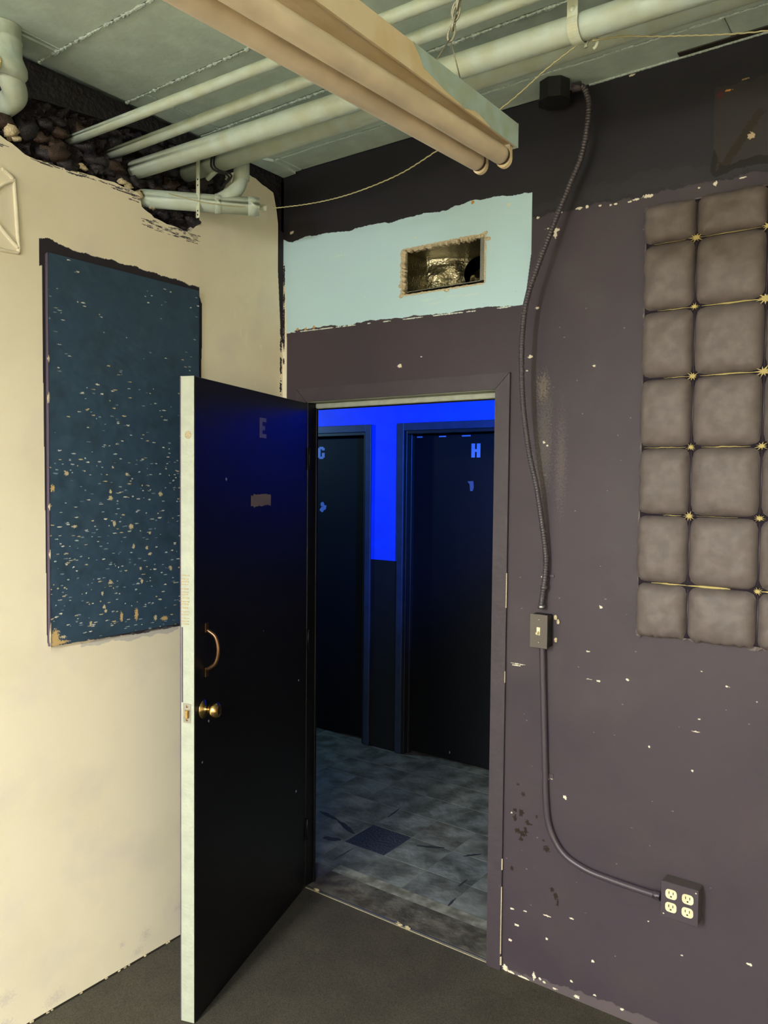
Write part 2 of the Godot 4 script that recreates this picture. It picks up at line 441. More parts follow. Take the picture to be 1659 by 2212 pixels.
func paint_left_wall() -> void:
	var s := 1024.0 / 1.6
	var top := 3.0
	var img := Image.create(1024, 1920, false, Image.FORMAT_RGB8)
	img.fill(rgb(236, 224, 196))
	img.convert(Image.FORMAT_RGBA8)
	overlay(img, rgb(226, 214, 184), 0.6, 0.02, 31)
	overlay(img, rgb(218, 206, 194), 0.5, 0.03, 32, 160, 0.15)
	# black margin brushed round the blue board
	var K := rgb(36, 30, 38)
	band(img, s, top, [0.452, 0.6, 0.8, 1.0, 1.05, 1.085], [2.38, 2.38, 2.38, 2.38, 2.38, 2.36], [2.424, 2.432, 2.436, 2.438, 2.45, 2.442], K, 0.004, 51, 0.003)
	band(img, s, top, [1.04, 1.060, 1.067, 1.075], [1.18, 1.18, 1.19, 2.2], [2.43, 2.43, 2.43, 2.43], K, 0.004, 52)
	band(img, s, top, [0.44, 0.456, 0.47], [2.2, 1.18, 1.18], [2.36, 2.40, 2.40], K, 0.01, 53)
	band(img, s, top, [0.46, 0.7, 0.9, 1.06], [1.172, 1.170, 1.176, 1.18], [1.2, 1.2, 1.2, 1.2], Color8(40, 36, 48, 220), 0.003, 54)
	band(img, s, top, [0.55, 0.75, 0.95], [1.155, 1.15, 1.165], [1.172, 1.172, 1.172], Color8(150, 150, 160, 110), 0.006, 55)
	# brushed ends of the black coat at the broken edge under the pipes
	for i in 90:
		var z := rng.randf_range(0.45, 0.76)
		var y := 2.69 if z > 0.7 else 2.612
		mark(img, s, top, z, y + rng.randf_range(-0.03, 0.005), rng.randf_range(0.01, 0.035), 0.0022, Color8(50, 42, 48, 180), 0.6)
	for i in 60:
		var z := rng.randf_range(0.72, 1.5)
		mark(img, s, top, z, 2.688 - rng.randf_range(-0.004, 0.012), rng.randf_range(0.02, 0.05), 0.003, Color8(40, 34, 40, 190), 0.7)
	# black corner stripe
	band(img, s, top, [0.0, 0.012, 0.022, 0.034], [2.28, 2.30, 2.42, 2.6], [3.0, 3.0, 3.0, 3.0], K, 0.03, 56)
	for i in 10:
		mark(img, s, top, 0.012, rng.randf_range(2.05, 2.4), 0.01, rng.randf_range(0.02, 0.06), K, 0.9)
	# small scabs and drips
	for q in [[0.27, 2.36, 0.01, 0.03], [0.24, 2.30, 0.008, 0.05], [0.21, 2.27, 0.008, 0.06], [0.3, 2.45, 0.006, 0.015], [0.13, 2.25, 0.012, 0.02], [0.2, 2.42, 0.006, 0.012], [0.16, 2.1, 0.01, 0.01]]:
		mark(img, s, top, q[0], q[1], q[2], q[3], rgb(238, 228, 204), 0.8)
	for i in 40:
		mark(img, s, top, rng.randf_range(0.0, 1.6), rng.randf_range(0.0, 2.6), 0.004, 0.003, Color8(240, 232, 212, 200), 0.7)
	for i in 16:
		mark(img, s, top, rng.randf_range(0.4, 1.4), rng.randf_range(0.01, 0.14), rng.randf_range(0.03, 0.1), rng.randf_range(0.02, 0.06), Color8(176, 168, 170, 90), 0.9, 0.8)
	image_mat("left_wall_paint", img, 0.85)

func paint_board() -> void:
	var s := 640.0 / 0.6
	var top := 1.23
	var img := Image.create(640, 1312, false, Image.FORMAT_RGB8)
	img.fill(rgb(43, 67, 88))
	img.convert(Image.FORMAT_RGBA8)
	overlay(img, rgb(35, 55, 70), 0.7, 0.03, 61)
	overlay(img, rgb(58, 82, 100), 0.5, 0.05, 62)
	var f := FastNoiseLite.new()
	f.seed = 8
	f.frequency = 4.0
	var n := 0
	for i in 4200:
		var x := rng.randf_range(0.0, 0.6)
		var y := rng.randf_range(0.0, 1.23)
		var dens := 0.16 + 0.55 * smoothstep(1.0, 0.35, y) + 0.75 * f.get_noise_2d(x * 2.0, y)
		if y > 0.95 and y < 1.2: dens = 0.1 + 0.7 * f.get_noise_2d(x * 2.0 + 5.0, y)
		if rng.randf() > dens * 0.32: continue
		n += 1
		var w := rng.randf_range(0.004, 0.016)
		var c := [rgb(214, 206, 184), rgb(176, 180, 176), rgb(198, 176, 128), rgb(120, 134, 140)][rng.randi() % 4] as Color
		mark(img, s, top, x, y, w, rng.randf_range(0.002, 0.005), c, 0.8, 0.0, i)
	for i in 26:
		mark(img, s, top, rng.randf_range(0.0, 0.6), rng.randf_range(0.02, 0.6), rng.randf_range(0.008, 0.018), rng.randf_range(0.008, 0.018), rgb(196, 178, 140), 0.9, 0.0, i)
	for q in [[0.585, 0.02, 0.03, 0.06], [0.57, 0.008, 0.06, 0.012], [0.28, 0.06, 0.014, 0.04], [0.34, 0.06, 0.012, 0.03], [0.59, 0.5, 0.014, 0.02], [0.16, 0.03, 0.03, 0.014]]:
		mark(img, s, top, q[0], q[1], q[2], q[3], rgb(200, 166, 110), 0.9)
	image_mat("blue_board_paint", img, 0.7)

func paint_floor_speck() -> void:
	var img := Image.create(512, 512, false, Image.FORMAT_RGB8)
	var f := FastNoiseLite.new()
	f.frequency = 0.01
	for y in 512:
		for x in 512:
			var v := 0.86 + 0.1 * f.get_noise_2d(x, y) + rng.randf_range(-0.2, 0.14)
			var t := rng.randf()
			if t < 0.05: v *= 0.55
			elif t > 0.985: v *= 1.3
			img.set_pixel(x, y, Color(v, v, v * 0.98))
	T.floor_speck = ImageTexture.create_from_image(img)

# ------------------------------------------------------------------ scene
func _ready() -> void:
	rng.seed = 71
	# camera
	var cam := Camera3D.new()
	cam.name = "camera"
	cam.position = Vector3(2.2985, 1.7171, 2.4387)
	cam.rotation = Vector3(-0.0411, 0.6272, 0.0098)
	cam.fov = rad_to_deg(2.0 * atan(1106.0 / 1700.0))
	cam.near = 0.02
	add_child(cam)
	cam.current = true
	var we := WorldEnvironment.new()
	we.name = "environment"
	var env := Environment.new()
	env.background_mode = Environment.BG_COLOR
	env.background_color = Color(0, 0, 0)
	env.tonemap_mode = Environment.TONE_MAPPER_LINEAR
	env.tonemap_exposure = 1.0
	env.sdfgi_enabled = true
	env.ssao_enabled = true
	env.ssil_enabled = true
	we.environment = env
	add_child(we)

	paint_floor_speck()
	make_materials()
	paint_door_wall()
	paint_left_wall()
	paint_board()
	build_shell()
	build_left_wall()
	build_ceiling()
	build_hall()
	build_doorway()
	build_door()
	build_fixtures()
	build_pipes()
	build_vent()
	build_wiring()
	build_pad()
	build_board()

func structure(o: Node, label: String) -> Node:
	return tag(o, label, "", "", "structure")

func build_shell() -> void:
	# door wall, opened for the door and the duct
	var xs := [0.0, 0.12, 0.605, 0.952, 1.025, WALL_W, 4.2]
	var ys := [0.0, 2.05, 2.404, 2.570, CEIL]
	var hole := func(i: int, j: int) -> bool:
		return (j == 0 and i >= 1 and i <= 3) or (j == 2 and i == 2)
	var st := S()
	for i in xs.size() - 1:
		for j in ys.size() - 1:
			if hole.call(i, j): continue
			var x0: float = xs[i]; var x1: float = xs[i + 1]; var y0: float = ys[j]; var y1: float = ys[j + 1]
			var uv := []
			for q in [[x0, y0], [x1, y0], [x1, y1], [x0, y1]]:
				uv.append(Vector2(minf(q[0] / WALL_W, 2.0), 1.0 - q[1] / 3.0))
			if i == 5: uv = [Vector2(0.9, uv[0].y), Vector2(0.96, uv[1].y), Vector2(0.96, uv[2].y), Vector2(0.9, uv[3].y)]
			quad_uv(st, [Vector3(x0, y0, 0), Vector3(x1, y0, 0), Vector3(x1, y1, 0), Vector3(x0, y1, 0)], uv, Vector3.BACK)
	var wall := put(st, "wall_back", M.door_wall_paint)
	structure(wall, "dark purple painted wall with the open doorway and a pale turquoise strip")
	st = S()
	for i in xs.size() - 1:
		for j in ys.size() - 1:
			var x0: float = xs[i]; var x1: float = xs[i + 1]; var y0: float = ys[j]; var y1: float = ys[j + 1]
			if hole.call(i, j):
				if not hole.call(i - 1, j): quad(st, Vector3(x0, y0, 0), Vector3(x0, y1, 0), Vector3(x0, y1, -0.066), Vector3(x0, y0, -0.066), Vector3.RIGHT)
				if not hole.call(i + 1, j): quad(st, Vector3(x1, y0, 0), Vector3(x1, y1, 0), Vector3(x1, y1, -0.066), Vector3(x1, y0, -0.066), Vector3.LEFT)
				if not (j > 0 and hole.call(i, j - 1)): quad(st, Vector3(x0, y0, 0), Vector3(x1, y0, 0), Vector3(x1, y0, -0.066), Vector3(x0, y0, -0.066), Vector3.UP)
				quad(st, Vector3(x0, y1, 0), Vector3(x1, y1, 0), Vector3(x1, y1, -0.066), Vector3(x0, y1, -0.066), Vector3.DOWN)
			else:
				quad(st, Vector3(x0, y0, -0.066), Vector3(x1, y0, -0.066), Vector3(x1, y1, -0.066), Vector3(x0, y1, -0.066), Vector3.FORWARD)
	put(st, "wall_core", M.raw_plaster, wall)
	# floor, far walls
	structure(boxed("floor", Vector3(-0.2, -0.1, 0.0), Vector3(4.35, 0, 6.65), M.room_floor), "dark brown speckled concrete floor of the room")
	structure(boxed("wall_right", Vector3(4.2, 0, 0), Vector3(4.35, 3.12, 6.5), M.cream_plaster), "cream plaster wall behind the camera on the right")
	structure(boxed("wall_front", Vector3(-0.2, 0, 6.5), Vector3(4.35, 3.12, 6.65), M.cream_plaster), "cream plaster wall behind the camera")

func build_left_wall() -> void:
	var wall := boxed("wall_left", Vector3(-0.2, 0, 0.0), Vector3(-0.06, CEIL, 6.5), M.rubble_dark)
	structure(wall, "cream plastered side wall with a broken black gap under the ceiling")
	# plaster coat with its broken upper edge
	var edge := [[1.6, 2.80], [1.45, 2.78], [1.32, 2.755], [1.204, 2.715], [1.157, 2.697], [1.114, 2.684], [1.017, 2.684], [0.931, 2.691], [0.85, 2.696], [0.717, 2.69], [0.707, 2.649], [0.655, 2.625], [0.581, 2.618], [0.492, 2.616], [0.453, 2.661], [0.44, 2.734], [0.30, 2.80], [0.29, 2.895], [0.219, 2.923], [0.145, 2.906], [0.063, 2.887], [0.044, 2.829], [0.03, 2.75]]
	var f := FastNoiseLite.new()
	f.frequency = 9.0
	var poly := PackedVector2Array([Vector2(0, 0.005), Vector2(1.6, 0.005)])
	for i in edge.size() - 1:
		var a := Vector2(edge[i][0], edge[i][1])
		var b := Vector2(edge[i + 1][0], edge[i + 1][1])
		for k in 4:
			var q := a.lerp(b, k / 4.0)
			poly.append(q + Vector2(0, 0.006 * f.get_noise_2d(q.x * 20, q.y * 20)) if i > 0 or k > 0 else q)
	poly.append(Vector2(0.03, 2.75)); poly.append(Vector2(0.0, 2.74))
	var st := S()
	plate(st, poly, Vector3(-0.06, 0, 0), Vector3.BACK, Vector3.UP, Vector3(0.06, 0, 0), Vector2(1.6, 3.0))
	put(st, "plaster_coat", M.left_wall_paint, wall)
	boxed("plaster_coat", Vector3(-0.06, 0, 1.6), Vector3(0, CEIL - 0.002, 6.498), M.cream_plaster, wall)
	# dark smooth header right under the ceiling
	st = S()
	plate(st, PackedVector2Array([Vector2(0.002, CEIL - 0.001), Vector2(1.598, CEIL - 0.001), Vector2(1.598, 2.84), Vector2(1.167, 2.852), Vector2(1.057, 2.872), Vector2(0.87, 2.89), Vector2(0.68, 2.915), Vector2(0.45, 2.915), Vector2(0.25, 2.94), Vector2(0.05, 2.90), Vector2(0.002, 2.74)]), Vector3(-0.06, 0, 0), Vector3.BACK, Vector3.UP, Vector3(0.048, 0, 0))
	put(st, "header", M.dark_paint, wall)
	# rough broken masonry
	st = S()
	var g := FastNoiseLite.new()
	g.seed = 4
	g.frequency = 9.0
	g.fractal_octaves = 4
	var p := func(i: int, j: int) -> Vector3:
		var z := 0.25 + 1.345 * i / 120.0
		var y := 2.58 + 0.36 * j / 34.0
		var d := g.get_noise_2d(z * 3.0, y * 3.0) * 0.05 + g.get_noise_2d(z * 9.0 + 7, y * 9.0) * 0.018
		return Vector3(clampf(-0.035 + d, -0.058, 0.02), y, z)
	for i in 120:
		for j in 34:
			quad(st, p.call(i, j), p.call(i + 1, j), p.call(i + 1, j + 1), p.call(i, j + 1), Vector3.RIGHT)
	put(st, "broken_masonry", M.rubble_dark, wall)
	var spots := []
	for k in 46:
		spots.append([rng.randf_range(0.42, 1.4), rng.randf_range(2.70, 2.86), rng.randf_range(0.016, 0.034), "rubble_dark" if rng.randf() < 0.78 else "rubble_brown"])
	for k in 10:
		spots.append([rng.randf_range(0.47, 0.68), rng.randf_range(2.63, 2.70), rng.randf_range(0.014, 0.026), "rubble_dark" if k != 3 else "rubble_brown"])
	for q in [[1.165, 2.742, 0.022], [1.15, 2.725, 0.014], [0.775, 2.712, 0.012], [0.755, 2.705, 0.012], [0.715, 2.69, 0.014], [0.655, 2.668, 0.015], [0.93, 2.715, 0.01]]:
		spots.append([q[0], q[1], q[2], "rubble_pale"])
	for k in spots.size():
		var q: Array = spots[k]
		st = S(true)
		var r: float = q[2]
		lump(st, Vector3(-0.02 + (0.012 if q[3] == "rubble_pale" else rng.randf_range(-0.012, 0.014)), q[1], q[0]), Vector3(r * 0.9, r * rng.randf_range(0.6, 1.0), r * rng.randf_range(0.9, 1.8)), k, 1.1, 5)
		put(st, "stone", M[q[3]], wall)
	# raised plaster lines, an outlined frame with a diagonal
	var rel := base("plaster_relief", Vector3(0, 2.39, 1.15))
	tag(rel, "raised cream plaster outline of a frame with a diagonal, left of the blue board", "relief")
	for q in [[[1.163, 2.60], [1.157, 2.517], [1.15, 2.385]], [[1.163, 2.595], [1.184, 2.583], [1.205, 2.566], [1.26, 2.50], [1.29, 2.42]], [[1.152, 2.40], [1.206, 2.449], [1.30, 2.56]], [[1.15, 2.386], [1.207, 2.383], [1.32, 2.39]], [[1.163, 2.60], [1.19, 2.615], [1.2, 2.617]]]:
		var pts := []
		for w in q: pts.append(Vector3(0.001, w[1] - 2.39, w[0] - 1.15))
		pts = curve(pts, 0.008)
		var rr := []
		for w in pts: rr.append(0.0062 + 0.002 * g.get_noise_3dv(w * 6.0))
		st = S(true)
		tube(st, pts, rr, 8)
		put(st, "plaster_line", M.cream_plaster, rel)
	# ragged dark joint and plaster crumbs along the floor
	boxed("floor_joint", Vector3(-0.004, 0.0002, 0.02), Vector3(0.0035, 0.0028, 1.6), M.slot_dark, wall)
	for k in 12:
		st = S()
		lump(st, Vector3(0.004, 0.004, rng.randf_range(0.55, 1.2)), Vector3(0.003, 0.003, rng.randf_range(0.003, 0.008)), 300 + k, 0.9, 3)
		put(st, "plaster_crumb", M.rubble_pale, wall)

func build_ceiling() -> void:
	var slab := boxed("ceiling", Vector3(-0.2, 3.02, -0.14), Vector3(4.35, 3.12, 6.65), M.ceiling_paint)
	structure(slab, "grey green ceiling of wide painted planks with rough seams")
	var z0 := 0.14 - 0.314
	var row := 0
	while z0 < 6.5:
		var z1 := z0 + 0.314
		var cuts := [0.0]
		if row % 2 == 0: cuts.append(0.105)
		cuts.append_array([1.75 + 0.5 * (row % 3), 4.2])
		for k in cuts.size() - 1:
			var a: float = cuts[k]
			var b: float = cuts[k + 1]
			var lo := maxf(z0, 0.0) + 0.0015
			if row == 0:
				lo = 0.0
			var dy := rng.randf_range(-0.002, 0.002)
			var st := S()
			if row == 0 and k == cuts.size() - 2:
				pass
			box(st, Vector3(a + 0.001, CEIL + dy, lo), Vector3(b - 0.001, 3.02, minf(z1, 6.5) - 0.0015), 0.004)
			put(st, "ceiling_plank", M.ceiling_paint, slab)
		z0 = z1
		row += 1
	# paint drips hardened along the seams
	var f := FastNoiseLite.new()
	f.frequency = 14.0
	f.fractal_octaves = 4
	for q in [[0.14, 0.24, 2.4, 0.0026], [0.45, 0.08, 2.4, 0.006], [0.768, 0.0, 1.6, 0.005], [1.082, 0.0, 1.0, 0.006]]:
		var pts := []
		var rr := []
		var x: float = q[1]
		while x < q[2]:
			var n := f.get_noise_2d(x * 4.0, q[0] * 50.0)
			pts.append(Vector3(x, CEIL + 0.001, q[0] + 0.003 * f.get_noise_2d(x * 3.0, 99.0)))
			rr.append(maxf(0.0008, q[3] * (0.75 + 1.5 * n)))
			x += 0.006
		var st := S()
		tube(st, pts, rr, 7)
		put(st, "seam_bead", M.bead_paint, slab)
	for q in [[0.0, 0.45, 0.105, 0.768, 0.105], [0.0, 1.082, 0.12, 1.39, 0.128]]:
		var st := S()
		tube(st, [Vector3(q[2], CEIL + 0.001, q[1]), Vector3(q[4], CEIL + 0.001, q[3])], 0.0028, 6)
		put(st, "seam_bead", M.bead_paint, slab)
	# pale bead where the ceiling meets the door wall, and the dark open joint beyond it
	var st2 := S()
	var pts2 := []
	var rr2 := []
	for i in 160:
		var x := 1.32 + i * 0.006
		pts2.append(Vector3(x, CEIL - 0.002, 0.003))
		rr2.append(0.0035 + 0.003 * absf(f.get_noise_2d(x * 5.0, 7.0)))
	tube(st2, pts2, rr2, 7)
	put(st2, "seam_bead", M.bead_paint, slab)
	boxed("open_joint", Vector3(1.60, CEIL - 0.004, 0.012), Vector3(2.3, CEIL + 0.001, 0.034), M.slot_dark, slab)
	# loose board patch in the corner
	var pb := S()
	plate(pb, PackedVector2Array([Vector2(0.003, 0.003), Vector2(0.075, 0.01), Vector2(0.085, 0.15), Vector2(0.045, 0.225), Vector2(0.003, 0.2)]), Vector3(0, CEIL - 0.012, 0), Vector3.RIGHT, Vector3.BACK, Vector3(0, 0.011, 0))
	put(pb, "corner_patch", M.ceiling_paint, slab)

func build_hall() -> void:
	var zb := -1.58
	var cz := 2.36
	# back wall of the hall: pieces round the two doors
	var wall := boxed("wall_hall", Vector3(-3.2, 0, zb - 0.25), Vector3(2.6, cz, zb - 0.16), M.hall_black)
	structure(wall, "hallway wall painted vivid blue above and black below")
	var G := [-1.62, -0.757]
	var H := [-0.462, 0.40]
	for q in [[-3.2, G[0]], [G[1], H[0]], [H[1], 2.6]]:
		boxed("lower_wall", Vector3(q[0], 0, zb - 0.16), Vector3(q[1], 1.208, zb), M.hall_black, wall)
		boxed("upper_wall", Vector3(q[0], 1.208, zb - 0.16), Vector3(q[1], cz, zb), M.hall_blue, wall)
	for q in [G, H]:
		boxed("upper_wall", Vector3(q[0], 2.02, zb - 0.16), Vector3(q[1], cz, zb), M.hall_blue, wall)
	structure(boxed("wall_hall_left", Vector3(-3.3, 0, zb - 0.16), Vector3(-3.2, cz, -0.068), M.hall_black), "far left end wall of the hallway")
	structure(boxed("wall_hall_right", Vector3(2.6, 0, zb - 0.16), Vector3(2.7, cz, -0.068), M.hall_black), "far right end wall of the hallway")
	structure(boxed("wall_hall_front", Vector3(-3.2, 0, -0.2), Vector3(-0.001, cz, -0.068), M.hall_black), "hallway side of the door wall")
	structure(boxed("ceiling_hall", Vector3(-3.3, cz, zb - 0.25), Vector3(2.7, cz + 0.03, -0.068), M.hall_black), "dark ceiling of the hallway")
	# casings and jambs
	var n := 2
	for q in [[G, "G"], [H, "H"]]:
		var a: float = q[0][0]
		var b: float = q[0][1]
		var tr := base("trim_%d" % n, Vector3((a + b) / 2, 0, zb))
		structure(tr, "dark blue casing round hallway door %s" % q[1])
		var w := (b - a) / 2
		for s in [-1.0, 1.0]:
			boxed("casing", Vector3(minf(s * w, s * (w + 0.044)), 0, 0), Vector3(maxf(s * w, s * (w + 0.044)), 2.066, 0.014), M.hall_casing, tr, 0.002)
			boxed("jamb", Vector3(minf(s * w, s * (w - 0.02)), 0, -0.16), Vector3(maxf(s * w, s * (w - 0.02)), 2.02, 0.004), M.hall_black, tr, 0.002)
			boxed("door_stop", Vector3(minf(s * (w - 0.02), s * (w - 0.034)), 0, -0.06), Vector3(maxf(s * (w - 0.02), s * (w - 0.034)), 2.0, -0.03), M.hall_black, tr, 0.002)
		boxed("head_casing", Vector3(-w, 2.02, 0), Vector3(w, 2.066, 0.014), M.hall_casing, tr, 0.002)
		boxed("head_jamb", Vector3(-w + 0.02, 2.0, -0.16), Vector3(w - 0.02, 2.02, 0.004), M.hall_black, tr, 0.002)
		var d := base("door_%d" % n, Vector3(a + 0.022, 0, zb - 0.10))
		structure(d, "closed black hallway door lettered %s" % q[1])
		boxed("slab", Vector3(0, 0.012, 0), Vector3(b - a - 0.044, 1.994, 0.04), M.hall_door, d, 0.002)
		var lx: float = (-1.187 if q[1] == "G" else 0.007) - (a + 0.022)
		letter(q[1], d, Vector3(lx, 1.894, 0.0405), Vector3.RIGHT, Vector3.BACK, 0.06, 0.082, M.letter_vinyl)
		if q[1] == "G":
			var st := S()
			for k in 3:
				plate(st, ragged_disc(0.02, 30 + k), Vector3(lx + 0.012 + [0.0, 0.02, -0.004][k], 1.528 + [0.02, 0.0, -0.018][k], 0.0405 + k * 0.0005), Vector3.RIGHT, Vector3.UP, Vector3(0, 0, 0.001))
			put(st, "torn_sticker", M.letter_vinyl, d)
		else:
			var st := S()
			plate(st, PackedVector2Array([Vector2(-0.02, 0.028), Vector2(0.02, 0.03), Vector2(0.024, -0.01), Vector2(0.016, -0.03), Vector2(0.0, -0.03), Vector2(-0.004, 0.01)]), Vector3(lx - 0.035, 1.684, 0.0402), Vector3.RIGHT, Vector3.UP, Vector3(0, 0, 0.0008))
			put(st, "tape_residue", M.letter_vinyl_worn, d)
			boxed("paint_chip", Vector3(lx - 0.155, 0.052, 0.0398), Vector3(lx - 0.149, 0.066, 0.041), M.letter_vinyl, d)
			# peeled paint along the top edge of the slab
			for k in 3:
				boxed("peeled_paint", Vector3(0.03 + k * 0.16, 1.978, 0.0398), Vector3(0.07 + k * 0.17, 1.986, 0.0415), M.letter_vinyl, d, 0.0005)
		n += 1
	# vinyl tile floor
	var fl := boxed("floor_hall", Vector3(-3.3, -0.1, zb - 0.25), Vector3(2.7, -0.004, 0.0), M.hall_black)
	structure(fl, "scuffed grey vinyl tile floor of the hallway")
	var tones := [rgb(134, 136, 128), rgb(130, 132, 126), rgb(138, 138, 129), rgb(126, 130, 125), rgb(131, 134, 127)]
	var tm := []
	for k in tones.size():
		tm.append(mat("vinyl_tile_%d" % k, tones[k], 0.5, 0, "stain", 0.55 + 0.06 * k, "bump", 0.15))
	var dark: Material = mat("vinyl_tile_dark", rgb(62, 66, 76), 0.55, 0, "grain", 2.0, "bump", 0.5)
	var t := 0.2286
	var tile := S()
	box(tile, Vector3(0.0005, -0.004, 0.0005), Vector3(t - 0.0005, 0.0, t - 0.0005), 0.0008)
	tile.generate_normals()
	var tmesh := tile.commit()
	for i in range(-14, 12):
		for j in range(-8, 0):
			var x := 0.008 + i * t
			var z := -0.43 + (j + 1) * t - t
			if z + t < zb - 0.2: continue
			var m: Material = tm[rng.randi() % 5]
			if i == 0 and j == -1: m = dark
			put_mesh(tmesh, "tile", m, fl, Vector3(x, 0, z))
	for i in range(-14, 12):
		put_mesh(tmesh, "tile", tm[rng.randi() % 5], fl, Vector3(0.008 + i * t, 0, -0.43))
	for i in range(-14, 12):
		boxed("tile", Vector3(0.0085 + i * t, -0.004, -0.2009), Vector3(0.0075 + (i + 1) * t, 0.0, -0.0685), tm[rng.randi() % 5], fl, 0.0008)
	# black scuffs and broken corners lying on the tiles
	var rub: Material = mat("scuff_black", rgb(58, 60, 60), 0.6, 0, "grain", 4.0)
	var scuffs := [[-0.311, -0.618, -0.165, -0.59, 0.03, 0], [-0.165, -0.59, -0.005, -0.52, 0.035, 0], [-0.10, -0.40, -0.015, -0.43, 0.05, 0], [0.081, -0.25, 0.083, -0.396, 0.008, 0], [0.017, -0.769, 0.001, -0.891, 0.014, 0], [0.651, -0.396, 0.653, -0.471, 0.012, 0], [0.698, -0.207, 0.69, -0.311, 0.012, 0], [0.65, -0.18, 0.656, -0.24, 0.01, 0], [0.532, -0.64, 0.588, -0.711, 0.02, 0], [0.30, -0.60, 0.42, -0.66, 0.03, 0], [0.72, -1.0, 0.80, -1.05, 0.02, 0]]
	for k in 5: scuffs.append([0.11 + 0.045 * k, -1.07 + 0.01 * k, 0.15 + 0.045 * k, -1.20 + 0.02 * k, 0.005, 1])
	for q in scuffs:
		var pa := Vector2(q[0], q[1])
		var pb := Vector2(q[2], q[3])
		var nn: Vector2 = (pb - pa).normalized().orthogonal() * q[4] / 2
		var poly := PackedVector2Array()
		for k in 9: poly.append(pa.lerp(pb, k / 8.0) + nn * sin(PI * (0.1 + 0.8 * k / 8.0)) * rng.randf_range(0.3, 1.2))
		for k in 9: poly.append(pb.lerp(pa, k / 8.0) - nn * sin(PI * (0.1 + 0.8 * k / 8.0)) * rng.randf_range(0.6, 1.1))
		var st := S()
		plate(st, poly, Vector3(0, 0.0002, 0), Vector3.RIGHT, Vector3.BACK, Vector3(0, 0.0005, 0))
		put(st, "scuff" if q[5] == 0 else "scratch", rub if q[5] == 0 else tm[2], fl)
	# blue bulb hanging in the hall, out of sight beside the doorway
	var lamp := base("hall_lamp", Vector3(1.3, 2.2, -0.32))
	tag(lamp, "bare blue bulb hanging from the hallway ceiling", "lamp")
	var st := S(true)
	lathe(st, Vector3.ZERO, Vector3.UP, [[0, -0.045], [0.02, -0.04], [0.034, -0.018], [0.034, 0.004], [0.022, 0.03], [0.014, 0.045]])
	var glow := StandardMaterial3D.new()
	glow.resource_name = "blue_bulb"
	glow.albedo_color = Color(0.1, 0.2, 1)
	glow.emission_enabled = true
	glow.emission = Color(0.05, 0.25, 1)
	glow.emission_energy_multiplier = 3.0
	put(st, "bulb", glow, lamp)
	st = S(true)
	lathe(st, Vector3.ZERO, Vector3.UP, [[0, 0.04], [0.02, 0.04], [0.022, 0.08], [0.004, 0.09], [0.003, 0.16]])
	put(st, "socket", M.box_black, lamp)
	var sp := SpotLight3D.new()
	sp.name = "flood_light"
	sp.light_color = Color(0.12, 0.42, 1.0)
	sp.light_energy = 12.0
	sp.light_size = 0.04
	sp.spot_range = 12
	sp.spot_attenuation = 2
	sp.spot_angle = 34
	sp.spot_angle_attenuation = 0.8
	sp.shadow_enabled = true
	sp.look_at_from_position(Vector3.ZERO, Vector3(-0.35, 1.95, -1.58) - lamp.position)
	sp.position = (Vector3(-0.35, 1.95, -1.58) - lamp.position).normalized() * 0.1
	lamp.add_child(sp)
	dim_bulb()

func dim_bulb() -> void:
	var lamp := base("hall_lamp", Vector3(-2.3, 2.2, -0.8))
	tag(lamp, "dim cool bulb hanging from the hallway ceiling far to the left", "lamp")
	var st := S(true)
	lathe(st, Vector3.ZERO, Vector3.UP, [[0, -0.045], [0.02, -0.04], [0.034, -0.018], [0.034, 0.004], [0.022, 0.03], [0.014, 0.045]])
	var glow := StandardMaterial3D.new()
	glow.resource_name = "cool_bulb"
	glow.albedo_color = Color(0.8, 0.9, 1)
	glow.emission_enabled = true
	glow.emission = Color(0.6, 0.85, 1)
	glow.emission_energy_multiplier = 2.0
	put(st, "bulb", glow, lamp)
	st = S(true)
	lathe(st, Vector3.ZERO, Vector3.UP, [[0, 0.046], [0.02, 0.046], [0.022, 0.08], [0.004, 0.09], [0.003, 0.16]])
	put(st, "socket", M.box_black, lamp)
	var om := OmniLight3D.new()
	om.name = "bulb_light"
	om.light_color = Color(0.62, 0.86, 1.0)
	om.light_energy = 1.0
	om.light_size = 0.035
	om.omni_range = 12
	om.omni_attenuation = 2
	om.shadow_enabled = true
	lamp.add_child(om)

func ragged_disc(r: float, sd: int) -> PackedVector2Array:
	var out := PackedVector2Array()
	var rr := RandomNumberGenerator.new()
	rr.seed = sd
	for k in 11:
		out.append(Vector2(cos(TAU * k / 11), sin(TAU * k / 11)) * r * rr.randf_range(0.6, 1.1))
	return out

# block letter as one part; at is its centre, u its reading direction, w points out of the door
func letter(which: String, parent: Node, at: Vector3, u: Vector3, w: Vector3, width: float, height: float, m: Material) -> void:
	var cells := {"E": ["#####", "#####", "##...", "##...", "####.", "####.", "##...", "##...", "#####", "#####"], "H": ["##.##", "##.##", "##.##", "##.##", "#####", "#####", "##.##", "##.##", "##.##", "##.##"], "G": [".###.", "#####", "##.##", "##...", "##...", "##.##", "##.##", "##.##", "#####", ".###."]}
	var st := S()
	var rows: Array = cells[which]
	for j in 10:
		for i in 5:
			if rows[j][i] != "#": continue
			var o := at + u * ((i / 5.0 - 0.5) * width) + Vector3.UP * ((0.5 - (j + 1) / 10.0) * height)
			plate(st, PackedVector2Array([Vector2.ZERO, Vector2(width / 5, 0), Vector2(width / 5, height / 10), Vector2(0, height / 10)]), o, u, Vector3.UP, w * 0.0012)
	put(st, "letter", m, parent)

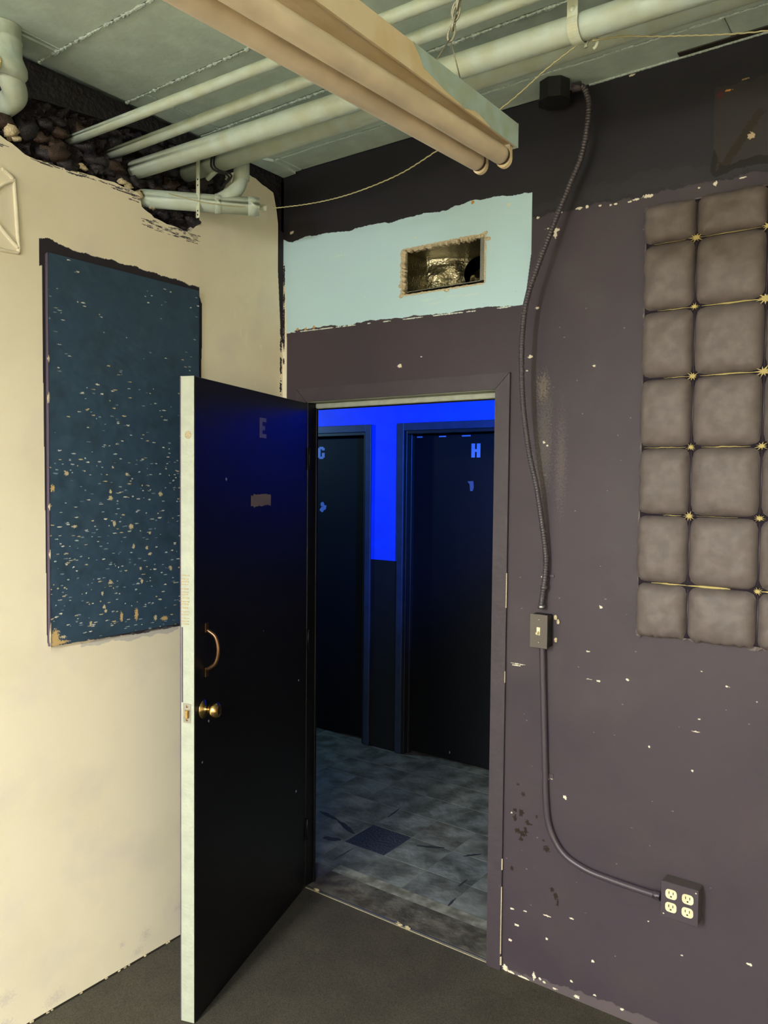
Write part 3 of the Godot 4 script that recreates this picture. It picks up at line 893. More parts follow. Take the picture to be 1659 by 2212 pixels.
func build_doorway() -> void:
	var tr := base("trim_1", Vector3(0.57, 0, 0))
	structure(tr, "purple door casing with a pale head stop")
	var c := Vector3(0.57, 0, 0)
	# jambs
	boxed("jamb", Vector3(0.121, 0, -0.0655) - c, Vector3(0.141, 2.03, 0.0) - c, M.black_door, tr, 0.002)
	boxed("jamb", Vector3(1.004, 0, -0.0655) - c, Vector3(1.024, 2.03, 0.0) - c, M.purple_paint, tr, 0.002)
	boxed("head_jamb", Vector3(0.121, 2.03, -0.0655) - c, Vector3(1.024, 2.049, 0.0) - c, M.door_edge, tr, 0.002)
	boxed("door_stop", Vector3(0.141, 0, -0.058) - c, Vector3(0.148, 2.012, -0.046) - c, M.black_door, tr, 0.002)
	boxed("door_stop", Vector3(0.991, 0, -0.064) - c, Vector3(1.004, 2.012, -0.046) - c, M.black_door, tr, 0.002)
	boxed("head_stop", Vector3(0.141, 2.008, -0.064) - c, Vector3(1.004, 2.03, -0.046) - c, M.door_edge, tr, 0.003)
	boxed("head_stop_back", Vector3(0.141, 2.004, -0.071) - c, Vector3(1.004, 2.03, -0.0645) - c, M.black_door, tr, 0.001)
	# casing boards, mitred at the corner
	for q in [["casing", [[1.006, 0.0], [1.061, 0.0], [1.061, 2.086], [1.006, 2.031]]], ["casing", [[0.084, 0.0], [0.139, 0.0], [0.139, 2.031], [0.084, 2.086]]], ["head_casing", [[0.086, 2.087], [0.14, 2.032], [1.005, 2.032], [1.0595, 2.087]]]]:
		var poly := PackedVector2Array()
		for k in q[1]: poly.append(Vector2(k[0] - 0.57, k[1]))
		var st := S()
		plate(st, poly, Vector3(0, 0, 0.0), Vector3.RIGHT, Vector3.UP, Vector3(0, 0, 0.011))
		put(st, q[0], M.purple_paint, tr)
	# paint flaked off the outer edge of the casing
	for q in [[1.28, 1.40, 0.003], [0.06, 0.30, 0.003], [0.36, 0.40, 0.004], [0.02, 0.05, 0.006], [1.02, 1.06, 0.002]]:
		boxed("bare_edge", Vector3(1.0592, q[0], 0.006) - c, Vector3(1.0592 + q[2], q[1], 0.0115) - c, M.raw_plaster, tr, 0.001)
	# threshold
	var sill := boxed("sill", Vector3(0.141, 0.0, -0.17) - c, Vector3(1.004, 0.006, -0.012) - c, M.sill_wood, tr, 0.002)
	tag(sill, "worn brown wooden threshold")
	boxed("sill_strip", Vector3(0.141, 0.0, -0.011) - c, Vector3(1.004, 0.007, -0.003) - c, M.bright_metal, tr, 0.001)
	boxed("sill_nosing", Vector3(0.141, 0.0, -0.235) - c, Vector3(1.004, 0.004, -0.171) - c, M.nosing, tr, 0.0015)
	for q in [[0.62, 0.012], [0.2, 0.01], [0.66, 0.008]]:
		var st := S()
		lump(st, Vector3(q[0], 0.007, -0.004) - c, Vector3(q[1] * 1.6, 0.006, q[1] * 0.6), int(q[0] * 100), 0.8, 4)
		put(st, "splinter", M.door_edge_bare, tr)

func build_door() -> void:
	var d := base("door_1", Vector3(0.141, 0, 0.0), -1.250)
	structure(d, "open black door lettered E with a pale chipped edge")
	var W := 0.875
	var TH := 0.05
	boxed("slab", Vector3(0.004, 0.003, 0.0), Vector3(W - 0.001, 2.026, TH), M.black_door, d, 0.0015)
	# pale painted edge
	boxed("edge_board", Vector3(W - 0.0008, 0.003, 0.0015), Vector3(W + 0.0012, 2.027, TH - 0.001), M.door_edge, d, 0.0008)
	boxed("edge_lip", Vector3(W - 0.003, 0.003, TH - 0.0035), Vector3(W + 0.0016, 2.026, TH + 0.0006), M.board_side, d, 0.0008)
	var st := S(true)
	lathe(st, Vector3(W + 0.001, 1.848, 0.022), Vector3.RIGHT, [[0.0, 0.0022], [0.010, 0.002], [0.0125, 0.0]], 14)
	put(st, "filled_hole", M.door_edge_bare, d)
	for k in 16:
		var y := 1.262 + k * 0.0102 + rng.randf_range(-0.002, 0.002)
		boxed("chisel_mark", Vector3(W + 0.0004, y, TH * 0.35 + rng.randf_range(0, 0.006)), Vector3(W + 0.0024, y + rng.randf_range(0.002, 0.005), TH - 0.004), M.door_edge_bare, d, 0.0007)
	boxed("worn_patch", Vector3(W + 0.0004, 1.02, 0.04), Vector3(W + 0.0018, 1.255, 0.0455), M.board_side, d, 0.0004)
	var lp := boxed("latch_plate", Vector3(W, 0.957, 0.012), Vector3(W + 0.0022, 1.017, 0.04), M.bright_metal, d, 0.0008)
	boxed("latch_bolt", Vector3(W + 0.001, 0.972, 0.019), Vector3(W + 0.009, 0.998, 0.031), M.brass, lp, 0.002)
	for y in [1.008, 0.966]:
		st = S(true)
		lathe(st, Vector3(W + 0.0021, y, 0.026), Vector3.RIGHT, [[0.0, 0.0012], [0.003, 0.001], [0.004, 0.0]], 10)
		put(st, "screw", M.brass_dark, lp)
	# bow pull
	st = S(true)
	var pts := curve([Vector3(0.806, 1.236, -0.002), Vector3(0.806, 1.232, -0.012), Vector3(0.806, 1.215, -0.034), Vector3(0.806, 1.175, -0.043), Vector3(0.806, 1.135, -0.034), Vector3(0.806, 1.116, -0.012), Vector3(0.806, 1.112, -0.002)], 0.006)
	tube(st, pts, 0.0062, 12)
	var pull := put(st, "pull_handle", M.brass_dark, d)
	for y in [1.245, 1.103]:
		boxed("mount", Vector3(0.796, y - 0.015, -0.004), Vector3(0.816, y + 0.015, 0.0), M.brass_dark, pull, 0.0015)
	# knob
	st = S(true)
	lathe(st, Vector3(0.824, 0.989, 0), Vector3.FORWARD, [[0.0, 0.0], [0.03, 0.0], [0.03, 0.004], [0.014, 0.008], [0.011, 0.014], [0.012, 0.022], [0.021, 0.028], [0.0255, 0.038], [0.0245, 0.05], [0.018, 0.058], [0.008, 0.059], [0.0, 0.058]], 28)
	put(st, "knob", M.brass, d)
	letter("E", d, Vector3(0.412, 1.899, -0.0002), Vector3.LEFT, Vector3.FORWARD, 0.052, 0.072, M.letter_vinyl_worn)
	# torn scrap of paper, nail hole, chips
	st = S()
	var rag := PackedVector2Array()
	for k in 14: rag.append(Vector2(-0.078 + k * 0.012, 0.02 + rng.randf_range(-0.005, 0.006)))
	for k in 14: rag.append(Vector2(0.078 - k * 0.012, -0.02 + rng.randf_range(-0.006, 0.004)))
	plate(st, rag, Vector3(0.424, 1.638, 0), Vector3.LEFT, Vector3.UP, Vector3(0, 0, -0.0012))
	put(st, "paper_scrap", M.paper_scrap, d)
	for q in [[0.679, 1.714, 0.006], [0.79, 0.94, 0.004], [0.08, 0.9, 0.005], [0.1, 0.45, 0.006], [0.83, 0.82, 0.004], [0.4, 1.16, 0.003]]:
		st = S()
		plate(st, ragged_disc(q[2], int(q[0] * 999)), Vector3(q[0], q[1], 0), Vector3.LEFT, Vector3.UP, Vector3(0, 0, -0.0007))
		put(st, "paint_chip", M.letter_vinyl, d)
	for y in [1.8, 1.05, 0.25]:
		st = S(true)
		tube(st, [Vector3(-0.002, y - 0.045, -0.006), Vector3(-0.002, y + 0.045, -0.006)], 0.006, 10)
		put(st, "hinge", M.black_door, d)

# two-tube strip light along z; origin at the middle of its door-wall end, underside of the channel
func strip_light(at: Vector3, lit: bool) -> Node3D:
	var o := base("strip_light", at, 0.0 if lit else -0.02)
	var droop := 0.0 if lit else 0.046   # the loose tubes hang lower at the far end
	var L := 1.22
	var w := 0.056
	var h := 0.042
	var body := S()
	# folded channel: top, sides with a lip, sloped underside
	plate(body, PackedVector2Array([Vector2(-w, -0.006), Vector2(-w + 0.004, -0.006), Vector2(-w + 0.006, 0.002), Vector2(-0.02, 0.0), Vector2(0.02, 0.0), Vector2(w - 0.006, 0.002), Vector2(w - 0.004, -0.006), Vector2(w, -0.006), Vector2(w, h), Vector2(w - 0.004, h + 0.003), Vector2(-w + 0.004, h + 0.003), Vector2(-w, h)]), Vector3.ZERO, Vector3.RIGHT, Vector3.UP, Vector3(0, 0, L))
	put(body, "channel", M.lamp_housing if lit else M.fixture_cream, o)
	if not lit:
		# later coat of green paint on the side, ending in a ragged edge
		var poly := PackedVector2Array([Vector2(-0.0005, -0.0065), Vector2(-0.0005, h + 0.0005)])
		var up := [[0.385, 1.0], [0.36, 0.72], [0.345, 0.4], [0.32, 0.3], [0.28, 0.16], [0.23, 0.1], [0.21, 0.02], [0.17, 0.24], [0.14, 0.16], [0.11, 0.0], [0.06, 0.0]]
		for k in up: poly.append(Vector2(k[0] + rng.randf_range(-0.004, 0.004), -0.0065 + (h + 0.007) * k[1]))
		var st0 := S()
		plate(st0, poly, Vector3(w, 0, 0), Vector3.BACK, Vector3.UP, Vector3(0.0006, 0, 0))
		put(st0, "green_overpaint", M.fixture_green, o)
		boxed("end_plate", Vector3(-w, -0.006, -0.0012), Vector3(w + 0.0006, h + 0.002, -0.0001), M.fixture_green, o, 0.0004)
		boxed("knockout", Vector3(w, 0.008, 0.012), Vector3(w + 0.0012, 0.02, 0.02), M.fixture_green, o, 0.0004)
	var glow := StandardMaterial3D.new()
	glow.resource_name = "lit_tube"
	glow.albedo_color = Color(1, 0.97, 0.9)
	glow.emission_enabled = true
	glow.emission = Color(1, 0.93, 0.8)
	glow.emission_energy_multiplier = 2.0
	for s in [-1.0, 1.0]:
		var x: float = s * 0.0285
		var st := S(true)
		lathe(st, Vector3(x, -0.021, 0.018), Vector3(0, -droop / L, 1), [[0.0, 0.0], [0.012, 0.0], [0.018, 0.004], [0.019, 0.012], [0.019, L - 0.048], [0.018, L - 0.04], [0.012, L - 0.036], [0.0, L - 0.036]], 24)
		var tb := put(st, "tube", glow if lit else M.tube_glass, o)
		for z in [0.0165, L - 0.0175]:
			st = S(true)
			lathe(st, Vector3(x, -0.021 - droop * z / L, z), Vector3.BACK, [[0.0, -0.004], [0.0165, -0.004], [0.0178, 0.0], [0.0165, 0.004], [0.0, 0.004]], 20)
			put(st, "end_cap", M.rubble_brown if not lit else M.bright_metal, tb)
		for z in [0.002, L - 0.012]:
			st = S()
			var prof := PackedVector2Array([Vector2(-0.016, 0.002), Vector2(0.016, 0.002), Vector2(0.0165, -0.024)])
			for k in 9: prof.append(Vector2(0.0165 * cos(-PI * k / 9.0), -0.026 + 0.0165 * sin(-PI * k / 9.0)))
			prof.append(Vector2(-0.0165, -0.024))
			for q in prof.size():
				if prof[q].y < -0.001: prof[q].y -= droop * z / L
			plate(st, prof, Vector3(x, -0.001, z), Vector3.RIGHT, Vector3.UP, Vector3(0, 0, 0.010))
			put(st, "lamp_holder", M.socket_plastic, o)
	if lit:
		for k in 5:
			var om := OmniLight3D.new()
			om.name = "tube_light"
			om.position = Vector3(0, -0.075, L * (k + 0.5) / 5.0)
			om.light_color = LAMP
			om.light_energy = lamp_power
			om.light_size = 0.03
			om.omni_range = 14
			om.omni_attenuation = 2
			om.shadow_enabled = true
			o.add_child(om, true)
		var ar := AreaLight3D.new()
		ar.name = "tube_downlight"
		ar.position = Vector3(0, -0.045, L / 2)
		ar.rotation.x = -PI / 2
		ar.area_size = Vector2(0.1, L)
		ar.light_color = LAMP
		ar.light_energy = lamp_down
		ar.area_range = 14
		ar.shadow_enabled = true
		o.add_child(ar, true)
	return o

func chain(o: Node3D, a: Vector3, b: Vector3, r := 0.006) -> void:
	var n := int(a.distance_to(b) / 0.017)
	var d := (b - a).normalized()
	var side := d.cross(Vector3.BACK).normalized()
	var st := S(true)
	for k in n:
		var c := a.lerp(b, (k + 0.5) / n)
		var u := side.rotated(d, (PI / 2) * (k % 2) + 0.4)
		var pts := []
		for j in 13:
			var t := TAU * j / 12
			pts.append(c + d * (cos(t) * 0.0135) + u * (sin(t) * r))
		tube(st, pts, 0.0023, 6, false)
	put(st, "hanger_chain", M.chain_metal, o)

func build_fixtures() -> void:
	var o := strip_light(Vector3(1.484, 2.415, 0.93), false)
	tag(o, "unlit cream strip light with two tubes hung by the doorway", "light fixture", "strip lights")
	# V hook and chain to the ceiling
	var st := S(true)
	var top := Vector3(0.05, 0.105, 0.255)
	tube(st, [Vector3(0.054, 0.044, 0.225), top], 0.0013, 6)
	tube(st, [Vector3(0.046, 0.044, 0.30), top], 0.0013, 6)
	put(st, "hook_wire", M.chain_metal, o)
	chain(o, top, Vector3(0.20, CEIL - 2.415 + 0.003, 0.27))
	chain(o, top + Vector3(0.008, 0.04, 0), Vector3(0.222, CEIL - 2.415 + 0.003, 0.27))
	st = S(true)
	tube(st, [Vector3(0.0, 0.044, 1.0), Vector3(0.0, CEIL - 2.415 + 0.003, 1.0)], 0.002, 6)
	put(st, "hook_wire", M.chain_metal, o)
	for q in [[Vector3(1.05, 2.419, 3.3), "lit strip light behind the camera, the nearer one"], [Vector3(1.05, 2.419, 4.9), "lit strip light behind the camera, the farther one"], [Vector3(2.9, 2.419, 3.6), "lit strip light behind the camera to its right"]]:
		lamp_power = 0.06 if q[0].x > 2.0 else 0.46
		var l := strip_light(q[0], true)
		tag(l, q[1], "light fixture", "strip lights")
		for z in [0.2, 1.0]:
			chain(l, Vector3(0, 0.044, z), Vector3(0, CEIL - 2.419 + 0.003, z))

func ceiling_pipe(label: String, a: Vector3, b: Vector3, r: float) -> Node3D:
	var o := base("ceiling_pipe", a)
	tag(o, label, "pipe", "pipes under the ceiling")
	var st := S(true)
	var pts := []
	for k in 9: pts.append((b - a) * k / 8.0)
	tube(st, pts, r, 20)
	put(st, "pipe_run", M.pipe_paint, o)
	return o

func build_pipes() -> void:
	ceiling_pipe("thin pale green pipe farthest from the door wall", Vector3(-0.05, 2.797, 0.952), Vector3(4.1, 2.81, 0.79), 0.0155)
	ceiling_pipe("second pale green pipe from the camera side, slightly thicker", Vector3(-0.05, 2.806, 0.797), Vector3(4.1, 2.80, 0.775), 0.0175)
	var p3 := ceiling_pipe("thick pale green pipe held by a strap", Vector3(-0.02, 2.772, 0.72), Vector3(4.1, 2.765, 0.575), 0.031)
	ceiling_pipe("greenish pipe tucked behind the thick strapped pipe", Vector3(0.0, 2.828, 0.512), Vector3(4.1, 2.83, 0.49), 0.036)
	# strap round the thick pipe with a bent tab
	var c := Vector3(1.555, 2.7695, 0.665) - p3.position
	var st := S()
	var pts := []
	for k in 25:
		var a := -0.35 + (PI * 1.25) * k / 24.0
		pts.append(c + Vector3(0, -sin(a), cos(a)) * 0.0335)
	for k in 24:
		var a: Vector3 = pts[k]
		var b: Vector3 = pts[k + 1]
		var na := (a - c).normalized() * 0.002
		var nb := (b - c).normalized() * 0.002
		var e := Vector3(0.013, 0, 0)
		quad(st, a - e + na, a + e + na, b + e + nb, b - e + nb, na)
		for s in [-1.0, 1.0]:
			quad(st, a + e * s, a + e * s + na, b + e * s + nb, b + e * s, e * s)
	box(st, Vector3(c.x - 0.013, c.y + 0.01, c.z + 0.031), Vector3(c.x + 0.013, CEIL - p3.position.y, c.z + 0.0335), 0.0006)
	var strap := put(st, "strap", M.strap_paint, p3)
	st = S(true)
	lathe(st, c + Vector3(0, 0.028, 0.034), Vector3.BACK, [[0.0, 0.004], [0.005, 0.003], [0.007, 0.0]], 10)
	put(st, "bolt", M.strap_paint, strap)
	st = S(true)
	var hook := []
	for k in 14:
		var a := -1.2 + 4.6 * k / 13.0
		hook.append(c + Vector3(0.022 + 0.014 * cos(a), -0.03 + 0.014 * sin(a), -0.03))
	tube(st, hook, 0.004, 8)
	put(st, "hook", M.strap_paint, strap)
	# slanting drain with cleanout, branch and riser
	var dr := base("drain_pipe", Vector3(0.0, 2.69, 0.65))
	tag(dr, "pale green drain stub with a cleanout plug below the ceiling pipes", "pipe")
	var dirv := Vector3(0.195, 0.0, -0.21).normalized()
	var s0 := Vector3(0.0, 0.0, 0.0)
	st = S(true)
	var q0 := s0 - dirv * 0.05
	tube(st, [q0, q0 + dirv * 0.41], 0.031, 22)
	put(st, "barrel", M.pipe_paint, dr)
	for q in [[0.215, 0.034, 0.022], [0.335, 0.0335, 0.03]]:
		st = S(true)
		tube(st, [s0 + dirv * (q[0] - q[2] / 2), s0 + dirv * (q[0] + q[2] / 2)], q[1], 22)
		put(st, "collar", M.pipe_paint, dr)
	st = S(true)
	tube(st, [s0 + dirv * 0.34, s0 + dirv * 0.36], 0.030, 22)
	put(st, "plug", M.pipe_paint, dr)
	st = S()
	tube(st, [s0 + dirv * 0.355, s0 + dirv * 0.385], 0.011, 4)
	put(st, "plug_square", M.strap_paint, dr)
	st = S(true)
	tube(st, curve([s0 + dirv * 0.20 + Vector3(0, 0.0, 0), s0 + dirv * 0.25 + Vector3(0, 0.03, 0), s0 + dirv * 0.285 + Vector3(0, 0.065, 0), s0 + dirv * 0.295 + Vector3(0, 0.11, 0), s0 + dirv * 0.297 + Vector3(0, 0.15, -0.0)], 0.01), 0.026, 20)
	put(st, "riser", M.pipe_paint, dr)
	st = S(true)
	tube(st, [s0 + dirv * 0.297 + Vector3(0, 0.09, 0), s0 + dirv * 0.297 + Vector3(0, 0.155, 0)], 0.0285, 20)
	put(st, "collar", M.pipe_paint, dr)
	st = S(true)
	tube(st, curve([dirv * 0.05 + Vector3(0.022, 0.012, 0.024), dirv * 0.16 + Vector3(0.024, -0.008, 0.023), dirv * 0.28 + Vector3(0.0245, -0.014, 0.022), dirv * 0.375 + Vector3(0.006, 0.0, 0.006)], 0.01), 0.0016, 6)
	put(st, "tied_twine", M.string_twine, dr)
	# perforated hanger strap
	boxed("hanger_strap", dirv * 0.13 + Vector3(0.022, -0.062, 0.005), dirv * 0.13 + Vector3(0.040, 0.15, 0.0075), M.strap_paint, dr, 0.0006)
	for y in [-0.052, -0.038, 0.05, 0.07]:
		st = S(true)
		lathe(st, dirv * 0.13 + Vector3(0.031, y, 0.0074), Vector3.BACK, [[0.0, 0.0008], [0.003, 0.0008], [0.003, 0.0]], 10)
		put(st, "strap_hole", M.slot_dark, dr)
	# soil pipe at the left edge of the picture
	var so := base("soil_pipe", Vector3(0.1, 2.80, 1.245))
	tag(so, "fat pale green soil pipe coming down from the ceiling and turning into the wall", "pipe")
	st = S(true)
	lathe(st, Vector3.ZERO, Vector3.UP, [[0.03, 0.034], [0.056, 0.036], [0.063, 0.046], [0.063, 0.06], [0.055, 0.078], [0.049, 0.094], [0.049, 0.13], [0.051, 0.134], [0.047, 0.138], [0.047, 0.174]], 28)
	put(st, "hub", M.pipe_paint, so)
	st = S(true)
	tube(st, curve([Vector3(-0.005, 0.06, -0.012), Vector3(-0.01, 0.035, -0.03), Vector3(-0.03, 0.02, -0.05), Vector3(-0.06, 0.015, -0.06), Vector3(-0.12, 0.01, -0.062)], 0.01), 0.034, 24)
	put(st, "bend", M.pipe_paint, so)
	for k in 3:
		st = S()
		lump(st, Vector3(0.0 + 0.02 * k, 0.045, 0.055 - 0.008 * k), Vector3(0.016, 0.018, 0.01), 77 + k, 0.7, 4)
		put(st, "rust_flake", M.rubble_brown if k == 1 else M.foam_yellow, so)
	# twine: one line from the drain to the strap, one from the strap to the right
	var f := FastNoiseLite.new()
	f.frequency = 6.0
	var k0 := Vector3(0.262, 2.69, 0.376)
	var k1 := Vector3(1.575, 2.735, 0.655)
	var lines := [[[k0 + Vector3(0.022, 0.002, -0.022), Vector3(0.33, 2.673, 0.38), Vector3(0.528, 2.643, 0.41), Vector3(0.711, 2.628, 0.44), Vector3(0.912, 2.634, 0.47), Vector3(1.069, 2.659, 0.50), Vector3(1.306, 2.694, 0.56), Vector3(1.457, 2.723, 0.62), Vector3(1.561, 2.737, 0.66)], "straw coloured twine sagging from the drain plug to the pipe strap"], [[k1 + Vector3(0.012, 0.0, 0.0), Vector3(1.644, 2.752, 0.60), Vector3(1.735, 2.746, 0.55), Vector3(1.921, 2.745, 0.45), Vector3(2.2, 2.78, 0.30)], "straw coloured twine running right from the pipe strap"]]
	for q in lines:
		var pp := curve(q[0], 0.006)
		var wob := []
		for i in pp.size():
			wob.append(pp[i] + Vector3(0, cos(i * 1.7), sin(i * 1.7)) * 0.0007)
		var o := base("twine", q[0][0])
		var rel := []
		for v in wob: rel.append(v - q[0][0])
		st = S(true)
		tube(st, rel, 0.0019, 6)
		put(st, "strand", M.string_twine, o)
		tag(o, q[1], "twine")
	# black cables hooked over the pipes near the broken wall
	var cb := base("black_cable", Vector3(0.2, 2.75, 0.48))
	tag(cb, "loops of black cable over the pipe behind the drain", "cable")
	for k in 2:
		st = S(true)
		tube(st, curve([Vector3(-0.02 + 0.014 * k, 0.09, 0.07), Vector3(-0.02 + 0.014 * k, 0.045, 0.075), Vector3(-0.01 + 0.014 * k, 0.03, 0.06), Vector3(0.01 + 0.014 * k, 0.02, 0.02), Vector3(-0.05, 0.0, 0.0)], 0.01), 0.0035, 8)
		put(st, "loop", M.box_black, cb)
	st = S(true)
	tube(st, curve([Vector3(-0.09, 0.03, 0.03), Vector3(-0.04, 0.05, 0.03), Vector3(0.0, 0.07, 0.02), Vector3(0.04, 0.09, 0.0)], 0.01), 0.009, 10)
	put(st, "grey_whip", M.pipe_paint, cb)

func build_vent() -> void:
	var d := base("vent_duct", Vector3(0.78, 2.487, -0.012))
	tag(d, "open sheet metal duct in the hole of the turquoise strip", "vent")
	var x0 := -0.16
	var x1 := 0.152
	var y0 := -0.07
	var y1 := 0.078
	# sleeve walls
	for q in [[Vector3(x0 - 0.002, y0, -0.3), Vector3(x0, y1, 0)], [Vector3(x1, y0, -0.3), Vector3(x1 + 0.002, y1, 0)], [Vector3(x0, y0 - 0.002, -0.3), Vector3(x1, y0, 0)], [Vector3(x0, y1, -0.3), Vector3(x1, y1 + 0.002, 0)]]:
		boxed("sleeve_side", q[0], q[1], M.duct_metal, d)
	boxed("flange", Vector3(x1 - 0.004, y0, 0.0), Vector3(x1 + 0.02, y1, 0.002), M.bright_metal, d, 0.0006)
	boxed("lip", Vector3(x0, y0 - 0.002, 0.0), Vector3(x1, y0 + 0.001, 0.002), M.bright_metal, d, 0.0006)
	boxed("lip", Vector3(x0, y1 - 0.001, 0.0), Vector3(x1, y1 + 0.002, 0.002), M.bright_metal, d, 0.0006)
	# crumpled sheet closing the left of the duct
	var f := FastNoiseLite.new()
	f.seed = 17
	f.frequency = 7.0
	f.noise_type = FastNoiseLite.TYPE_CELLULAR
	var st := S()
	var p := func(i: int, j: int) -> Vector3:
		var x := x0 + (x1 - x0) * i / 26.0
		var y := y0 + (y1 - y0) * j / 14.0
		return Vector3(x, y, -0.11 - 0.16 * smoothstep(0.0, 1.0, i / 26.0) + 0.03 * f.get_noise_2d(x * 1.6, y * 1.6))
	for i in 26:
		for j in 14:
			quad(st, p.call(i, j), p.call(i + 1, j), p.call(i + 1, j + 1), p.call(i, j + 1), Vector3.BACK)
	put(st, "crumpled_sheet", M.duct_metal, d)
	# black flexible hose mouth on the right
	st = S(true)
	var prof := []
	for k in 30: prof.append([0.062 + 0.004 * (k % 2), -0.10 + k * 0.006])
	lathe(st, Vector3(0.075, -0.02, -0.16), Vector3(0.45, 0, 1).normalized(), prof, 28)
	put(st, "hose", M.foil_black, d)
	st = S(true)
	lathe(st, Vector3(0.075, -0.02, -0.16), Vector3(0.45, 0, 1).normalized(), [[0.0, -0.098], [0.06, -0.098], [0.06, -0.092], [0.0, -0.092]], 28)
	put(st, "hose_end", M.box_black, d)
	# broken plaster rim of the hole
	var g := FastNoiseLite.new()
	g.frequency = 25.0
	g.fractal_octaves = 3
	var rim := S()
	var loop := [Vector2(0.605, 2.404), Vector2(0.952, 2.404), Vector2(0.952, 2.570), Vector2(0.605, 2.570)]
	var wd := [[0.004, 0.006], [0.005, 0.004], [0.006, 0.012], [0.014, 0.016]]
	for e in 4:
		var a: Vector2 = loop[e]
		var b: Vector2 = loop[(e + 1) % 4]
		var t := (b - a).normalized()
		var out := Vector2(t.y, -t.x)
		var n := int(a.distance_to(b) / 0.006)
		for k in n:
			var q := []
			for m in 2:
				var pos := a.lerp(b, float(k + m) / n)
				var o: float = 0.003 + wd[e][0] * (0.5 + g.get_noise_2d(pos.x * 3, pos.y * 3 + 5)) * 0.8
				var i: float = wd[e][1] * (0.5 + 0.8 * g.get_noise_2d(pos.x * 4 + 9, pos.y * 4))
				var w1: Vector2 = pos + out * o
				var w2: Vector2 = pos - out * i
				q.append([Vector3(w1.x, w1.y, 0.0015), Vector3(pos.x, pos.y, 0.004), Vector3(w2.x, w2.y, -0.006), Vector3(w2.x, w2.y, -0.022), Vector3(w1.x, w1.y, -0.002)])
			for m in 4:
				quad(rim, q[0][m] - d.position, q[1][m] - d.position, q[1][m + 1] - d.position, q[0][m + 1] - d.position, Vector3(0, 0, 1) - Vector3(out.x, out.y, 0))
	put(rim, "plaster_rim", M.raw_plaster, d)
	for q in [[0.965, 2.552, 0.010], [0.60, 2.44, 0.010], [0.80, 2.398, 0.008], [0.955, 2.575, 0.007], [0.602, 2.40, 0.009]]:
		st = S()
		lump(st, Vector3(q[0], q[1], 0.003) - d.position, Vector3(q[2] * 1.2, q[2] * 0.7, 0.004), int(q[0] * 700), 0.9, 4)
		put(st, "plaster_chip", M.raw_plaster, d)

